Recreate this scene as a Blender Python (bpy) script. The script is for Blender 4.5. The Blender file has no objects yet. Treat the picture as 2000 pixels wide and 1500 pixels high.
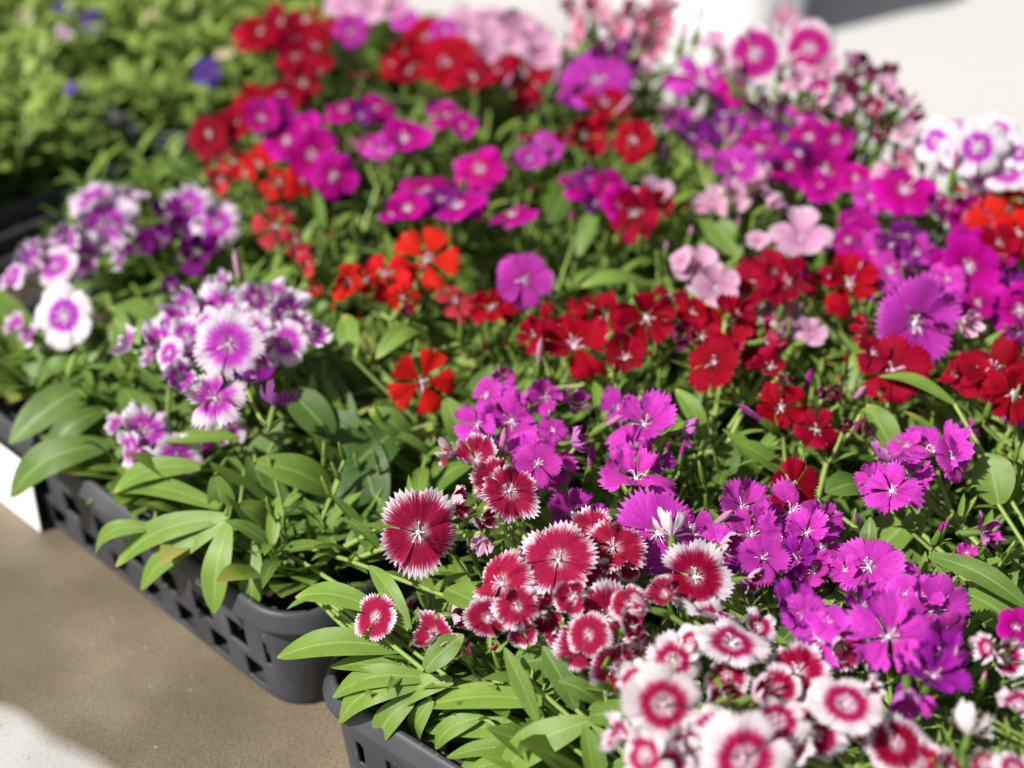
import bpy, math, random
from mathutils import Vector, Matrix, noise
R = random.Random(7)
rad = math.radians

# ------------------------------------------------------------------ camera, sky, sun, exposure
SC = bpy.context.scene
COL = SC.collection
PITCH = rad(34); FPX = 3900.0; CH = .747
cam = bpy.data.cameras.new('camera'); camo = bpy.data.objects.new('camera', cam); COL.objects.link(camo)
camo.location = (0, 0, CH); camo.rotation_euler = (rad(90) - PITCH, 0, 0)
cam.sensor_width = 36; cam.lens = FPX / 2000 * 36; cam.clip_start = .02; cam.clip_end = 200
cam.dof.use_dof = True; cam.dof.focus_distance = .975; cam.dof.aperture_fstop = 3.9; cam.dof.aperture_blades = 0
SC.camera = camo
SUN_EL = rad(47); SUN_FROM = Vector((-.87, -.49, 0)).normalized()
world = bpy.data.worlds.new('World'); SC.world = world; world.use_nodes = True
nt = world.node_tree; bg = nt.nodes['Background']
sky = nt.nodes.new('ShaderNodeTexSky'); sky.sky_type = 'NISHITA'; sky.sun_disc = False; sky.dust_density = 4
sky.sun_elevation = SUN_EL; sky.sun_rotation = math.atan2(SUN_FROM.x, SUN_FROM.y)
hz = nt.nodes.new('ShaderNodeHueSaturation'); hz.inputs[1].default_value = .55
nt.links.new(sky.outputs[0], hz.inputs[4]); nt.links.new(hz.outputs[0], bg.inputs[0]); bg.inputs[1].default_value = .052
sl = bpy.data.lights.new('sun', 'SUN'); sl.energy = 5.0; sl.angle = rad(.6); sl.color = (1, .965, .9)
so = bpy.data.objects.new('sun', sl); COL.objects.link(so)
sdir = Vector((SUN_FROM.x * math.cos(SUN_EL), SUN_FROM.y * math.cos(SUN_EL), math.sin(SUN_EL)))
so.rotation_euler = sdir.to_track_quat('Z', 'Y').to_euler(); so.location = sdir * 5
SC.view_settings.view_transform = 'Standard'; SC.view_settings.look = 'None'
SC.view_settings.exposure = 0.48; SC.view_settings.gamma = 1
SC.cycles.use_denoising = True
SC.cycles.max_bounces = 8; SC.cycles.transmission_bounces = 4; SC.cycles.transparent_max_bounces = 4

def at(x, y, z):
    a = (x - 1000) / FPX; b = -(y - 750) / FPX
    d = Vector((a, math.cos(PITCH) + b * math.sin(PITCH), -math.sin(PITCH) + b * math.cos(PITCH)))
    t = (z - CH) / d.z
    return Vector((d.x * t, d.y * t, z))
def depth(p): return p.y * math.cos(PITCH) - (p.z - CH) * math.sin(PITCH)
def proj(p):
    f = depth(p); u = p.y * math.sin(PITCH) + (p.z - CH) * math.cos(PITCH)
    return 1000 + FPX * p.x / f, 750 - FPX * u / f

# ------------------------------------------------------------------ materials
def mat(name):
    m = bpy.data.materials.new(name); m.use_nodes = True
    n = m.node_tree.nodes; b = n['Principled BSDF']
    return m, n, m.node_tree.links, b
def nd(n, kind, **kw):
    x = n.new(kind)
    for k, v in kw.items(): setattr(x, k, v)
    return x
def math_n(n, L, op, a, b=None, clamp=False):
    x = nd(n, 'ShaderNodeMath', operation=op, use_clamp=clamp)
    for i, v in enumerate((a, b)):
        if v is None: continue
        if isinstance(v, (int, float)): x.inputs[i].default_value = v
        else: L.new(v, x.inputs[i])
    return x.outputs[0]
def mixc(n, L, fac, a, b, blend='MIX'):
    x = nd(n, 'ShaderNodeMix', data_type='RGBA', blend_type=blend)
    for i, v in ((0, fac), (6, a), (7, b)):
        if isinstance(v, (int, float)): x.inputs[i].default_value = v
        elif isinstance(v, tuple): x.inputs[i].default_value = (*v, 1)
        else: L.new(v, x.inputs[i])
    return x.outputs[2]
def ramp(n, L, fac, stops, interp='LINEAR'):
    r = nd(n, 'ShaderNodeValToRGB'); r.color_ramp.interpolation = interp
    e = r.color_ramp.elements
    while len(e) > 1: e.remove(e[-1])
    e[0].position = stops[0][0]; e[0].color = (*stops[0][1], 1)
    for p, c in stops[1:]:
        k = e.new(p); k.color = (*c, 1)
    L.new(fac, r.inputs[0]); return r.outputs[0]
def thin(m, n, L, b, col, fac):
    """leaf and petal tissue: part of the light passes through"""
    t = nd(n, 'ShaderNodeBsdfTranslucent'); L.new(col, t.inputs[0])
    mx = nd(n, 'ShaderNodeMixShader'); mx.inputs[0].default_value = fac
    L.new(b.outputs[0], mx.inputs[1]); L.new(t.outputs[0], mx.inputs[2])
    L.new(mx.outputs[0], n['Material Output'].inputs[0])

def petal_mat(name, stops, under, streak=.12, speck=0.0, vein=.25, speck_col=(.9, .7, .8), tl=.3, hue=.022, val=(.72, .38)):
    if stops[-1][1][1] > .5: val = (.93, .14)
    m, n, L, b = mat(name)
    uv = nd(n, 'ShaderNodeUVMap'); sp = nd(n, 'ShaderNodeSeparateXYZ'); L.new(uv.outputs[0], sp.inputs[0])
    oi = nd(n, 'ShaderNodeObjectInfo')
    cx = nd(n, 'ShaderNodeCombineXYZ')
    L.new(math_n(n, L, 'MULTIPLY', sp.outputs[0], 1.6), cx.inputs[0])
    L.new(math_n(n, L, 'MULTIPLY', sp.outputs[1], 16), cx.inputs[1])
    L.new(math_n(n, L, 'MULTIPLY', oi.outputs['Random'], 40), cx.inputs[2])
    ns = nd(n, 'ShaderNodeTexNoise'); ns.inputs['Scale'].default_value = 1.7; ns.inputs['Detail'].default_value = 2
    L.new(cx.outputs[0], ns.inputs[0])
    nf = nd(n, 'ShaderNodeTexNoise'); nf.inputs['Scale'].default_value = 1; nf.inputs['Detail'].default_value = 1
    cz = nd(n, 'ShaderNodeCombineXYZ'); L.new(math_n(n, L, 'MULTIPLY', sp.outputs[0], 3.0), cz.inputs[0])
    L.new(math_n(n, L, 'MULTIPLY', sp.outputs[1], 62), cz.inputs[1]); L.new(cz.outputs[0], nf.inputs[0])
    dv = math_n(n, L, 'SUBTRACT', math_n(n, L, 'ADD', math_n(n, L, 'MULTIPLY', ns.outputs[0], .5), math_n(n, L, 'MULTIPLY', nf.outputs[0], .5)), .5)
    t = math_n(n, L, 'ADD', sp.outputs[0], math_n(n, L, 'MULTIPLY', dv, streak * 6), clamp=True)
    col = ramp(n, L, t, stops)
    # fine darker veins running out along the petal
    vn = nd(n, 'ShaderNodeTexNoise'); vn.inputs['Scale'].default_value = 4.5; vn.inputs['Detail'].default_value = 1
    cy = nd(n, 'ShaderNodeCombineXYZ'); L.new(math_n(n, L, 'MULTIPLY', sp.outputs[0], .35), cy.inputs[0])
    L.new(math_n(n, L, 'MULTIPLY', sp.outputs[1], 7), cy.inputs[1]); L.new(oi.outputs['Random'], cy.inputs[2])
    L.new(cy.outputs[0], vn.inputs[0])
    vf = ramp(n, L, vn.outputs[0], [(.38, (0, 0, 0)), (.62, (1, 1, 1))])
    dark = mixc(n, L, 1.0, col, (.55, .42, .6), 'MULTIPLY')
    col = mixc(n, L, math_n(n, L, 'MULTIPLY', vf, vein * 1.7), col, dark)
    if speck > 0:
        vo = nd(n, 'ShaderNodeTexNoise'); vo.inputs['Scale'].default_value = 55; vo.inputs['Detail'].default_value = 1
        L.new(uv.outputs[0], vo.inputs[0])
        sf = ramp(n, L, vo.outputs[0], [(.60, (0, 0, 0)), (.68, (1, 1, 1))])
        col = mixc(n, L, math_n(n, L, 'MULTIPLY', sf, speck), col, speck_col)
    lowf = nd(n, 'ShaderNodeTexNoise'); lowf.inputs['Scale'].default_value = 2.6; lowf.inputs['Detail'].default_value = 2
    L.new(cx.outputs[0], lowf.inputs[0])
    col = mixc(n, L, math_n(n, L, 'MULTIPLY', ramp(n, L, lowf.outputs[0], [(.40, (0, 0, 0)), (.64, (1, 1, 1))]), .6), col, mixc(n, L, 1.0, col, (.62, .5, .62), 'MULTIPLY'))
    hs = nd(n, 'ShaderNodeHueSaturation')
    L.new(math_n(n, L, 'ADD', math_n(n, L, 'MULTIPLY', oi.outputs['Random'], hue), .5 - hue * .55), hs.inputs[0])
    L.new(math_n(n, L, 'ADD', math_n(n, L, 'MULTIPLY', math_n(n, L, 'FRACT', math_n(n, L, 'MULTIPLY', oi.outputs['Random'], 7.3)), val[1]), val[0]), hs.inputs[2])
    L.new(col, hs.inputs[4]); col = hs.outputs[0]
    ge = nd(n, 'ShaderNodeNewGeometry')
    col = mixc(n, L, ge.outputs['Backfacing'], col, under)
    L.new(col, b.inputs['Base Color']); b.inputs['Roughness'].default_value = .62
    b.inputs['Specular IOR Level'].default_value = .08
    b.inputs['Sheen Weight'].default_value = .03; b.inputs['Sheen Roughness'].default_value = .4
    bn = nd(n, 'ShaderNodeTexNoise'); bn.inputs['Scale'].default_value = 42; L.new(uv.outputs[0], bn.inputs[0])
    ad = math_n(n, L, 'ADD', math_n(n, L, 'MULTIPLY', bn.outputs[0], .5), vn.outputs[0])
    bp = nd(n, 'ShaderNodeBump'); bp.inputs['Strength'].default_value = .5; bp.inputs['Distance'].default_value = .0006
    L.new(ad, bp.inputs['Height']); L.new(bp.outputs[0], b.inputs['Normal'])
    thin(m, n, L, b, col, tl)
    return m

W = (.80, .76, .80); WPK = (.78, .62, .70)
CR = (.31, .0002, .026); MG = (.50, .022, .46); RS = (.34, .0004, .055)
PM = {
 'C': petal_mat('crimson_petal', [(0, (.55, .30, .34)), (.08, (.45, .05, .09)), (.15, (.26, .001, .010)), (.45, (.34, .0002, .014)), (1, (.45, .0004, .034))], (.42, .03, .08), vein=.4, hue=.008),
 'S': petal_mat('scarlet_petal', [(0, (.75, .30, .32)), (.07, (.6, .06, .05)), (.2, (.55, .008, .008)), (.6, (.72, .012, .009)), (1, (.80, .022, .014))], (.62, .10, .08), vein=.3, hue=.008),
 'K': petal_mat('coral_petal', [(0, (.7, .4, .4)), (.15, (.6, .03, .05)), (.5, (.66, .04, .06)), (1, (.72, .08, .11))], (.68, .22, .26), vein=.3, hue=.008),
 'D': petal_mat('deep_magenta_petal', [(0, (.8, .6, .78)), (.11, (.72, .45, .7)), (.2, (.38, .001, .14)), (.5, (.50, .001, .23)), (.85, (.60, .004, .35)), (1, (.64, .02, .42))], (.35, .05, .30), vein=.3),
 'M': petal_mat('violet_pink_petal', [(0, (.8, .68, .8)), (.08, (.74, .42, .74)), (.18, (.52, .015, .36)), (.4, (.62, .024, .47)), (.8, (.70, .045, .57)), (1, (.76, .10, .66))], (.52, .16, .50), vein=.30, speck=.45, speck_col=(.88, .6, .88)),  # pale specks put the petals' sparkle into the colour
 'V': petal_mat('dark_and_shaded_violet_petal', [(0, (.5, .3, .5)), (.15, (.16, .006, .16)), (1, (.24, .012, .26))], (.20, .05, .22)),  # dark violet blooms; also shade put into the colour of shadowed purple ones
 'P': petal_mat('pale_pink_petal', [(0, (.62, .30, .42)), (.18, (.62, .22, .42)), (.4, (.72, .38, .56)), (.8, (.78, .50, .64)), (1, (.82, .64, .74))], (.66, .36, .50), vein=.3),
 'PW': petal_mat('purple_white_edged_petal', [(0, (.7, .5, .7)), (.12, (.62, .30, .62)), (.20, (.52, .14, .50)), (.30, MG), (.50, (.58, .08, .56)), (.60, (.72, .46, .74)), (.68, W), (1, W)], (.60, .42, .60), streak=.17, vein=.3),
 'WP': petal_mat('white_purple_eyed_petal', [(0, (.7, .4, .7)), (.14, (.65, .4, .66)), (.22, (.46, .05, .46)), (.42, (.5, .05, .52)), (.5, (.75, .6, .77)), (.55, W), (1, (.84, .82, .84))], (.74, .68, .74), streak=.08, vein=.1),
 'RW': petal_mat('crimson_white_edged_petal', [(0, (.7, .62, .6)), (.12, (.70, .46, .54)), (.19, (.54, .12, .22)), (.27, CR), (.72, RS), (.80, (.60, .20, .32)), (.86, W), (1, W)], (.66, .46, .54), streak=.17, speck=.28, speck_col=(.74, .36, .5), hue=.012),
 'RX': petal_mat('crimson_broad_white_edged_petal', [(0, (.7, .62, .6)), (.12, (.68, .40, .50)), (.2, (.50, .06, .16)), (.28, CR), (.60, RS), (.68, (.62, .24, .36)), (.74, W), (1, (.82, .79, .79))], (.74, .64, .68), streak=.13, hue=.012),
 'U': petal_mat('shaded_violet_pink_petal', [(0, (.7, .4, .7)), (.12, (.5, .2, .5)), (.22, (.26, .008, .24)), (.6, (.36, .012, .36)), (1, (.46, .03, .46))], (.34, .08, .34)),  # violet-pink petal again, with shade put into a deeper colour
 'WR': petal_mat('white_crimson_ringed_petal', [(0, (.7, .45, .55)), (.24, (.68, .40, .5)), (.3, (.40, .003, .10)), (.48, (.44, .004, .11)), (.55, (.62, .2, .34)), (.6, (.78, .64, .7)), (.68, (.80, .74, .76)), (1, (.82, .79, .79))], (.74, .66, .68), streak=.10, vein=.12),
 'WM': petal_mat('white_magenta_ringed_petal', [(0, (.7, .4, .6)), (.2, (.68, .3, .52)), (.27, (.46, .01, .20)), (.68, (.5, .015, .24)), (.76, (.75, .6, .68)), (1, W)], (.70, .56, .62), streak=.08),
 'RK': petal_mat('pink_streaked_petal', [(0, (.6, .08, .2)), (.3, (.5, .03, .12)), (.55, (.66, .22, .34)), (.75, (.76, .50, .60)), (1, (.80, .66, .72))], (.68, .46, .54), streak=.34),
 'N': petal_mat('faded_maroon_petal', [(0, (.2, .05, .08)), (.4, (.13, .004, .03)), (.8, (.18, .008, .06)), (1, (.26, .03, .13))], (.20, .02, .08), tl=.1),
 'Y': petal_mat('viola_blue_petal', [(0, (.7, .5, .05)), (.15, (.14, .05, .35)), (1, (.18, .08, .5))], (.25, .16, .5)),
 'I': petal_mat('viola_cream_petal', [(0, (.7, .5, .05)), (.2, (.75, .68, .35)), (1, (.78, .75, .55))], (.7, .66, .45)),
}

def leaf_mat(name, lo, hi, back, tl=.32, rough=.5):
    m, n, L, b = mat(name)
    at_ = nd(n, 'ShaderNodeAttribute', attribute_name='tone')
    uv = nd(n, 'ShaderNodeUVMap'); sp = nd(n, 'ShaderNodeSeparateXYZ'); L.new(uv.outputs[0], sp.inputs[0])
    tc = nd(n, 'ShaderNodeTexCoord')
    ns = nd(n, 'ShaderNodeTexNoise'); ns.inputs['Scale'].default_value = 90; ns.inputs['Detail'].default_value = 3
    L.new(tc.outputs['Object'], ns.inputs[0])
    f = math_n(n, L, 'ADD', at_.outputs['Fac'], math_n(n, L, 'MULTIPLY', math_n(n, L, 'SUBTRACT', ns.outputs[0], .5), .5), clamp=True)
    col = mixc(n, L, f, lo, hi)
    ye = math_n(n, L, 'SUBTRACT', at_.outputs['Fac'], 1.0, clamp=True)
    # pale midrib, faint side stripes
    d = math_n(n, L, 'ABSOLUTE', math_n(n, L, 'SUBTRACT', sp.outputs[0], .5))
    rib = ramp(n, L, d, [(0, (1, 1, 1)), (.055, (0, 0, 0))])
    col = mixc(n, L, math_n(n, L, 'MULTIPLY', rib, .5), col, (.36, .50, .17))
    st = nd(n, 'ShaderNodeTexWave', wave_type='BANDS'); st.inputs['Scale'].default_value = 2.6; st.inputs['Distortion'].default_value = 1.2
    L.new(uv.outputs[0], st.inputs[0])
    col = mixc(n, L, .025, col, st.outputs[0], 'OVERLAY')
    vo = nd(n, 'ShaderNodeTexNoise'); vo.inputs['Scale'].default_value = 700; L.new(tc.outputs['Object'], vo.inputs[0])
    sf = ramp(n, L, vo.outputs[0], [(.66, (0, 0, 0)), (.74, (1, 1, 1))])
    col = mixc(n, L, math_n(n, L, 'MULTIPLY', sf, .35), col, (.45, .55, .32))
    tn = math_n(n, L, 'MULTIPLY', ye, math_n(n, L, 'ADD', ns.outputs[0], .35), clamp=True)
    col = mixc(n, L, tn, col, (.46, .36, .12))
    ge = nd(n, 'ShaderNodeNewGeometry')
    col = mixc(n, L, math_n(n, L, 'MULTIPLY', ge.outputs['Backfacing'], .6), col, back)
    L.new(col, b.inputs['Base Color']); b.inputs['Roughness'].default_value = rough
    b.inputs['Specular IOR Level'].default_value = .4
    bp = nd(n, 'ShaderNodeBump'); bp.inputs['Strength'].default_value = .35; bp.inputs['Distance'].default_value = .0008
    L.new(math_n(n, L, 'ADD', ns.outputs[0], math_n(n, L, 'MULTIPLY', st.outputs[0], .0)), bp.inputs['Height']); L.new(bp.outputs[0], b.inputs['Normal'])
    tcl = mixc(n, L, 1.0, col, (1.0, 1.0, .45), 'MULTIPLY')
    thin(m, n, L, b, tcl, tl)
    return m
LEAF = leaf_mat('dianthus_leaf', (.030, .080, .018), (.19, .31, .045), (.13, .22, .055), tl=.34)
VLEAF = leaf_mat('viola_leaf', (.045, .10, .022), (.32, .44, .085), (.22, .32, .09), tl=.34)
STEM = leaf_mat('green_stem', (.15, .25, .05), (.30, .40, .10), (.2, .3, .1), tl=.12)
DRY = leaf_mat('yellowed_leaf', (.36, .30, .08), (.50, .42, .14), (.4, .34, .15))

def simple(name, col, rough=.6, metal=0):
    m, n, L, b = mat(name); b.inputs['Base Color'].default_value = (*col, 1); b.inputs['Roughness'].default_value = rough
    return m
STAM = simple('pale_filament', (.78, .55, .70), .6)
STAMW = simple('white_filament', (.82, .72, .80), .6)

# black moulded plastic, dusty and scuffed
PLAS, n, L, b = mat('black_plastic')
tc = nd(n, 'ShaderNodeTexCoord'); ns = nd(n, 'ShaderNodeTexNoise'); ns.inputs['Scale'].default_value = 22; ns.inputs['Detail'].default_value = 6
L.new(tc.outputs['Object'], ns.inputs[0])
c = ramp(n, L, ns.outputs[0], [(.3, (.028, .029, .034)), (.6, (.048, .050, .058)), (.8, (.085, .085, .09))])
n2 = nd(n, 'ShaderNodeTexNoise'); n2.inputs['Scale'].default_value = 260; L.new(tc.outputs['Object'], n2.inputs[0])
c = mixc(n, L, ramp(n, L, n2.outputs[0], [(.68, (0, 0, 0)), (.76, (.5, .5, .5))]), c, (.25, .22, .18))
L.new(c, b.inputs['Base Color']); b.inputs['Roughness'].default_value = .5; b.inputs['Specular IOR Level'].default_value = .4
bp = nd(n, 'ShaderNodeBump'); bp.inputs['Strength'].default_value = .2; bp.inputs['Distance'].default_value = .001
L.new(ns.outputs[0], bp.inputs['Height']); L.new(bp.outputs[0], b.inputs['Normal'])

SOIL, n, L, b = mat('potting_soil')
ns = nd(n, 'ShaderNodeTexNoise'); ns.inputs['Scale'].default_value = 160; ns.inputs['Detail'].default_value = 6
tc = nd(n, 'ShaderNodeTexCoord'); L.new(tc.outputs['Object'], ns.inputs[0])
L.new(ramp(n, L, ns.outputs[0], [(.3, (.012, .009, .006)), (.6, (.05, .035, .022)), (.75, (.12, .09, .06))]), b.inputs['Base Color'])
b.inputs['Roughness'].default_value = .95
bp = nd(n, 'ShaderNodeBump'); bp.inputs['Strength'].default_value = 1; bp.inputs['Distance'].default_value = .004
L.new(ns.outputs[0], bp.inputs['Height']); L.new(bp.outputs[0], b.inputs['Normal'])

# ------------------------------------------------------------------ mesh builder
class MB:
    def __init__(s): s.v = []; s.f = []; s.uv = []; s.mi = []; s.tone = []
    def grid(s, rows, uvs, tone=.5, mi=0, close=False):
        base = len(s.v); nr = len(rows); nc = len(rows[0])
        for r in rows:
            s.v.extend(r)
        for i_ in range(nr): s.tone.extend([tone[i_] if isinstance(tone, list) else tone] * nc)
        for i in range(nr - 1):
            for j in range(nc if close else nc - 1):
                k = (j + 1) % nc
                s.f.append((base + i * nc + j, base + i * nc + k, base + (i + 1) * nc + k, base + (i + 1) * nc + j))
                a, b_ = uvs[i][j], uvs[i][k] if not (close and k == 0) else (1.0, uvs[i][0][1])
                c_, d = uvs[i + 1][k] if not (close and k == 0) else (1.0, uvs[i + 1][0][1]), uvs[i + 1][j]
                s.uv.extend((a, b_, c_, d)); s.mi.append(mi)
    def tube(s, pts, rads, seg=6, tone=.5, mi=0):
        rows = []; uvs = []; N = len(pts); up = None
        for i, p in enumerate(pts):
            a = pts[min(i + 1, N - 1)] - pts[max(i - 1, 0)]
            if a.length < 1e-9: a = Vector((0, 0, 1))
            a = a.normalized()
            if up is None: up = a.orthogonal().normalized()
            up = (up - a * up.dot(a)); up = up.normalized() if up.length > 1e-6 else a.orthogonal().normalized()
            w = a.cross(up); r = rads[i] if isinstance(rads, (list, tuple)) else rads
            rows.append([p + (up * math.cos(t) + w * math.sin(t)) * r for t in [2 * math.pi * q / seg for q in range(seg)]])
            uvs.append([(q / seg, i / (N - 1)) for q in range(seg)])
        s.grid(rows, uvs, tone, mi, close=True)
    def build(s, name, mats, parent=None, smooth=True):
        me = s.mesh(name, mats, smooth); return link(name, me, parent)
    def mesh(s, name, mats, smooth=True):
        me = bpy.data.meshes.new(name); me.from_pydata([tuple(p) for p in s.v], [], s.f)
        if not isinstance(mats, (list, tuple)): mats = [mats]
        for m in mats: me.materials.append(m)
        if s.uv and len(s.uv) == sum(len(f) for f in s.f):
            ul = me.uv_layers.new(name='UVMap'); ul.data.foreach_set('uv', [c for q in s.uv for c in q])
        if any(s.mi): me.polygons.foreach_set('material_index', s.mi)
        if s.tone and len(s.tone) == len(s.v):
            a = me.attributes.new('tone', 'FLOAT', 'POINT'); a.data.foreach_set('value', s.tone)
        me.polygons.foreach_set('use_smooth', [smooth] * len(me.polygons)); me.update()
        return me
def link(name, me, parent=None):
    o = bpy.data.objects.new(name, me); COL.objects.link(o)
    if parent is not None: o.parent = parent
    return o
def thing(name, label, cat, loc=(0, 0, 0), group=None, rz=0):
    o = bpy.data.objects.new(name, None); COL.objects.link(o); o.location = loc; o.rotation_euler = (0, 0, rz)
    o.empty_display_size = .02
    o['label'] = label; o['category'] = cat
    if group: o['group'] = group
    return o

# ------------------------------------------------------------------ ground
FA = dict(c=Vector((-.114, .773, 0)), u=Vector((-.70, .714, 0)).normalized(), v=Vector((.714, .70, 0)).normalized())
FB = dict(c=Vector((-.107, .743, 0)), u=Vector((-.766, .643, 0)).normalized(), v=Vector((.643, .766, 0)).normalized())
g, n, L, b = mat('concrete')
ge = nd(n, 'ShaderNodeNewGeometry')
mp = nd(n, 'ShaderNodeMapping', vector_type='TEXTURE'); mp.inputs['Location'].default_value = FA['c']
mp.inputs['Rotation'].default_value = (0, 0, math.atan2(FA['v'].y, FA['v'].x)); L.new(ge.outputs['Position'], mp.inputs[0])
sp = nd(n, 'ShaderNodeSeparateXYZ'); L.new(mp.outputs[0], sp.inputs[0])   # x = across the trays, y = along them
n1 = nd(n, 'ShaderNodeTexNoise'); n1.inputs['Scale'].default_value = 6; n1.inputs['Detail'].default_value = 2.5; L.new(ge.outputs['Position'], n1.inputs[0])
n3 = nd(n, 'ShaderNodeTexNoise'); n3.inputs['Scale'].default_value = 650; n3.inputs['Detail'].default_value = 4; L.new(ge.outputs['Position'], n3.inputs[0])
n4 = nd(n, 'ShaderNodeTexNoise'); n4.inputs['Scale'].default_value = 16; n4.inputs['Detail'].default_value = 4; L.new(ge.outputs['Position'], n4.inputs[0])
wob = math_n(n, L, 'MULTIPLY', math_n(n, L, 'SUBTRACT', n1.outputs[0], .5), .09)
x_ = math_n(n, L, 'ADD', sp.outputs[0], wob)
lf = math_n(n, L, 'MULTIPLY', math_n(n, L, 'ADD', x_, math_n(n, L, 'ADD', math_n(n, L, 'MULTIPLY', sp.outputs[1], .22), .088)), 90, clamp=True)
rf = math_n(n, L, 'MULTIPLY', math_n(n, L, 'SUBTRACT', .55, x_), 60, clamp=True)
wet = math_n(n, L, 'MULTIPLY', lf, rf)
dry = ramp(n, L, n4.outputs[0], [(.3, (.34, .335, .315)), (.5, (.39, .385, .365)), (.7, (.44, .435, .415))])
grain = ramp(n, L, n3.outputs[0], [(.32, (.72, .70, .68)), (.5, (1, 1, 1)), (.7, (1.12, 1.1, 1.08))])
dry = mixc(n, L, .6, dry, grain, 'MULTIPLY')
dk = ramp(n, L, n4.outputs[0], [(.3, (.108, .084, .056)), (.5, (.146, .116, .079)), (.7, (.195, .160, .114))])
grw = ramp(n, L, n3.outputs[0], [(.3, (.5, .5, .5)), (.5, (1, 1, 1)), (.7, (1.4, 1.37, 1.32))])
dk = mixc(n, L, .8, dk, grw, 'MULTIPLY')
col = mixc(n, L, wet, dry, dk)
# the far paving is whiter, with less grain
far = math_n(n, L, 'MULTIPLY', math_n(n, L, 'SUBTRACT', x_, .57), 12, clamp=True)
col = mixc(n, L, far, col, mixc(n, L, .15, (.475, .47, .46), grain, 'MULTIPLY'))
L.new(col, b.inputs['Base Color'])
L.new(math_n(n, L, 'SUBTRACT', .85, math_n(n, L, 'MULTIPLY', wet, .33)), b.inputs['Roughness'])
bp = nd(n, 'ShaderNodeBump'); bp.inputs['Strength'].default_value = .5; bp.inputs['Distance'].default_value = .0006
L.new(n3.outputs[0], bp.inputs['Height']); L.new(bp.outputs[0], b.inputs['Normal'])
GB = MB(); S_ = 60
for i in range(5): pass
xs = [-60, -8, -2, -.5, 0, .5, 2, 8, 60]; rows = [[Vector((x, y + 1, 0)) for x in xs] for y in xs]
GB.grid(rows, [[(0, 0)] * 9] * 9)
gr = GB.build('ground', g); gr['kind'] = 'structure'; gr['label'] = 'concrete ground, wet and brown beside the trays, pale where dry'

# ------------------------------------------------------------------ trays
def rrect(x0, y0, x1, y1, r, seg=8):
    pts = []
    for cx, cy, a0 in ((x1 - r, y1 - r, 0), (x0 + r, y1 - r, 90), (x0 + r, y0 + r, 180), (x1 - r, y0 + r, 270)):
        for k in range(seg + 1):
            a = rad(a0 + 90 * k / seg); pts.append((cx + r * math.cos(a), cy + r * math.sin(a)))
    return pts
TL, TW, TH = .46, .275, .058; NU, NV = 7, 4
def resample(pts, step):
    out = []; P = pts + [pts[0]]
    acc = [0]
    for a, b_ in zip(P, P[1:]): acc.append(acc[-1] + math.dist(a, b_))
    N = int(acc[-1] / step); k = 0
    for i in range(N):
        d = acc[-1] * i / N
        while acc[k + 1] < d: k += 1
        f = (d - acc[k]) / max(1e-9, acc[k + 1] - acc[k])
        out.append((P[k][0] + (P[k + 1][0] - P[k][0]) * f, P[k][1] + (P[k + 1][1] - P[k][1]) * f))
    return out
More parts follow.
